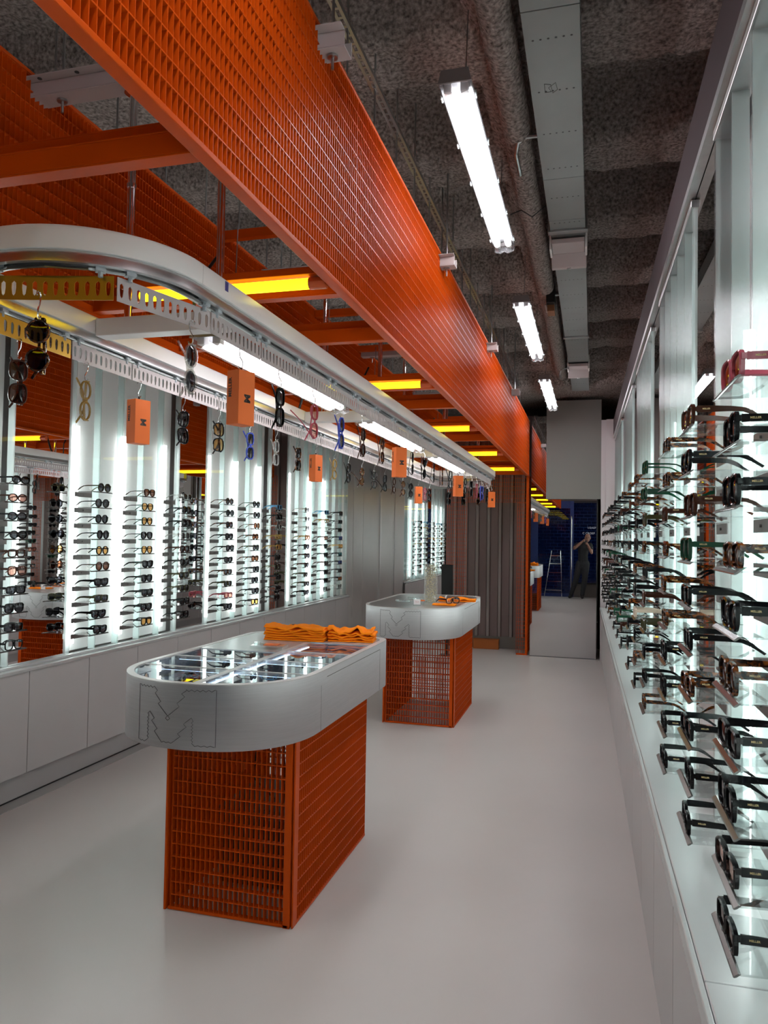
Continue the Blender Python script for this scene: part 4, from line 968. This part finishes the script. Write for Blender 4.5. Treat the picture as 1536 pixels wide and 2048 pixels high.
chains = [[(-.25, PY, .95, .12), (-.25, PY, 1.15, .115), (-.235, PY-.01, 1.34, .135), (-.21, PY+.0, 1.46, .075), (-.17, -.32, 1.53, .052), (-.135, -.30, 1.60, .055)],
          [(shR.x-.0, -.36, 1.42, .052), (*elL, .041), ((elL+handL)[0]/2, (elL+handL)[1]/2, (elL+handL)[2]/2, .037), (*handL, .024)],
          [(*shL, .052), (*elR, .041), ((elR+handR)[0]/2, (elR+handR)[1]/2, (elR+handR)[2]/2, .037), (*handR, .024)],
          [(-.22, PY, 1.41, .075), (-.07, -.36, 1.42, .058)], [(-.24, PY, 1.41, .075), (-.40, -.36, 1.42, .058)],
          [(-.32, PY, .93, .095), (-.42, PY+.03, .52, .058), (-.55, PY, .10, .038)], [(-.18, PY, .93, .095), (-.20, PY+.05, .50, .058), (-.26, PY, .10, .038)],
          [(-.55, PY-.03, .06, .04), (-.58, PY+.15, .035, .032)], [(-.26, PY-.03, .06, .04), (-.26, PY+.16, .035, .032)]]
for base, dirx in ((handR, 1), (handL, -1)):      # five fingers round the phone
    for k in range(4):
        z = base.z+.028-.018*k; L = (.030, .036, .034, .026)[k]
        chains.append([(base.x, base.y+.005, z, .010), (base.x+dirx*.012, base.y+.03, z, .009), (base.x+dirx*.030, base.y+.030+L*.2, z-.002, .008), (base.x+dirx*.034, base.y+.018, z-.003, .0075)])
    chains.append([(base.x, base.y, base.z-.02, .012), (base.x+dirx*.022, base.y+.0, base.z-.030, .010), (base.x+dirx*.036, base.y+.008, base.z-.012, .009)])
parts = skin_mesh(chains, 'body'); hd = MB(); ell(hd, headc+Vector((0, -.012, .02)), .073, .092, .095); ell(hd, headc+Vector((0, .018, -.045)), .052, .062, .062)
ell(hd, headc+Vector((0, .085, -.012)), .012, .020, .020, 10, 8); ell(hd, headc+Vector((0, .078, -.05)), .022, .010, .006, 10, 8); ell(hd, headc+Vector((0, .074, .022)), .045, .012, .009, 12, 8)
for sx in (-1, 1): ell(hd, headc+Vector((sx*.074, -.008, -.008)), .010, .020, .032, 10, 8)
fused('body', parts+[hd], SKIN, per, .0075)
eyes = MB()
for sx in (-1, 1): ell(eyes, headc+Vector((sx*.028, .071, .004)), .010, .008, .006, 10, 8)
eyes.build('eyes', M('eye_dark', (.05, .03, .02), .2), per, smooth='all')
ch2 = [[(-.25, PY, .93, .135), (-.25, PY, 1.15, .130), (-.235, PY-.01, 1.34, .150), (-.215, PY+.0, 1.45, .088)], [(-.22, PY, 1.41, .088), (-.06, -.36, 1.42, .070), ((shR.x+elL.x)/2, (-.36+elL.y)/2, (1.42+elL.z)/2, .060)], [(-.24, PY, 1.41, .088), (-.41, -.36, 1.42, .070), ((shL.x+elR.x)/2, (-.36+elR.y)/2, (1.42+elR.z)/2, .060)]]
fused('tshirt', skin_mesh(ch2, 's'), BLACKCLOTH, per, .012)
ch3 = [[(-.25, PY, .98, .137), (-.25, PY, .90, .14)], [(-.32, PY, .93, .112), (-.42, PY+.03, .52, .076), (-.55, PY, .10, .058)], [(-.18, PY, .93, .112), (-.20, PY+.05, .50, .076), (-.26, PY, .10, .058)]]
fused('trousers', skin_mesh(ch3, 's'), M('black_trousers', (.016, .016, .02), .8), per, .012)
ch4 = [[(-.55, PY-.04, .055, .050), (-.585, PY+.16, .045, .040)], [(-.26, PY-.04, .055, .050), (-.26, PY+.17, .045, .040)]]
for ch in ch4: fused('shoe', skin_mesh([ch], 's'), BLACK, per, .010)
t = thing('phone', 'dark phone held up in both hands of the person', 'phone', (-.190, -.085, 1.51)); MB().box(-.040, .040, -.004, .004, -.035, .040).build('case', BLACK, t, bevel=.003); MB().path([(.02, .004, .022), (.02, .007, .022)], .010, 12).build('camera_ring', CHROME, t)

bpy.context.view_layer.update()
print('SUNGLASSES', COUNT[0], 'OBJECTS', len(bpy.data.objects))
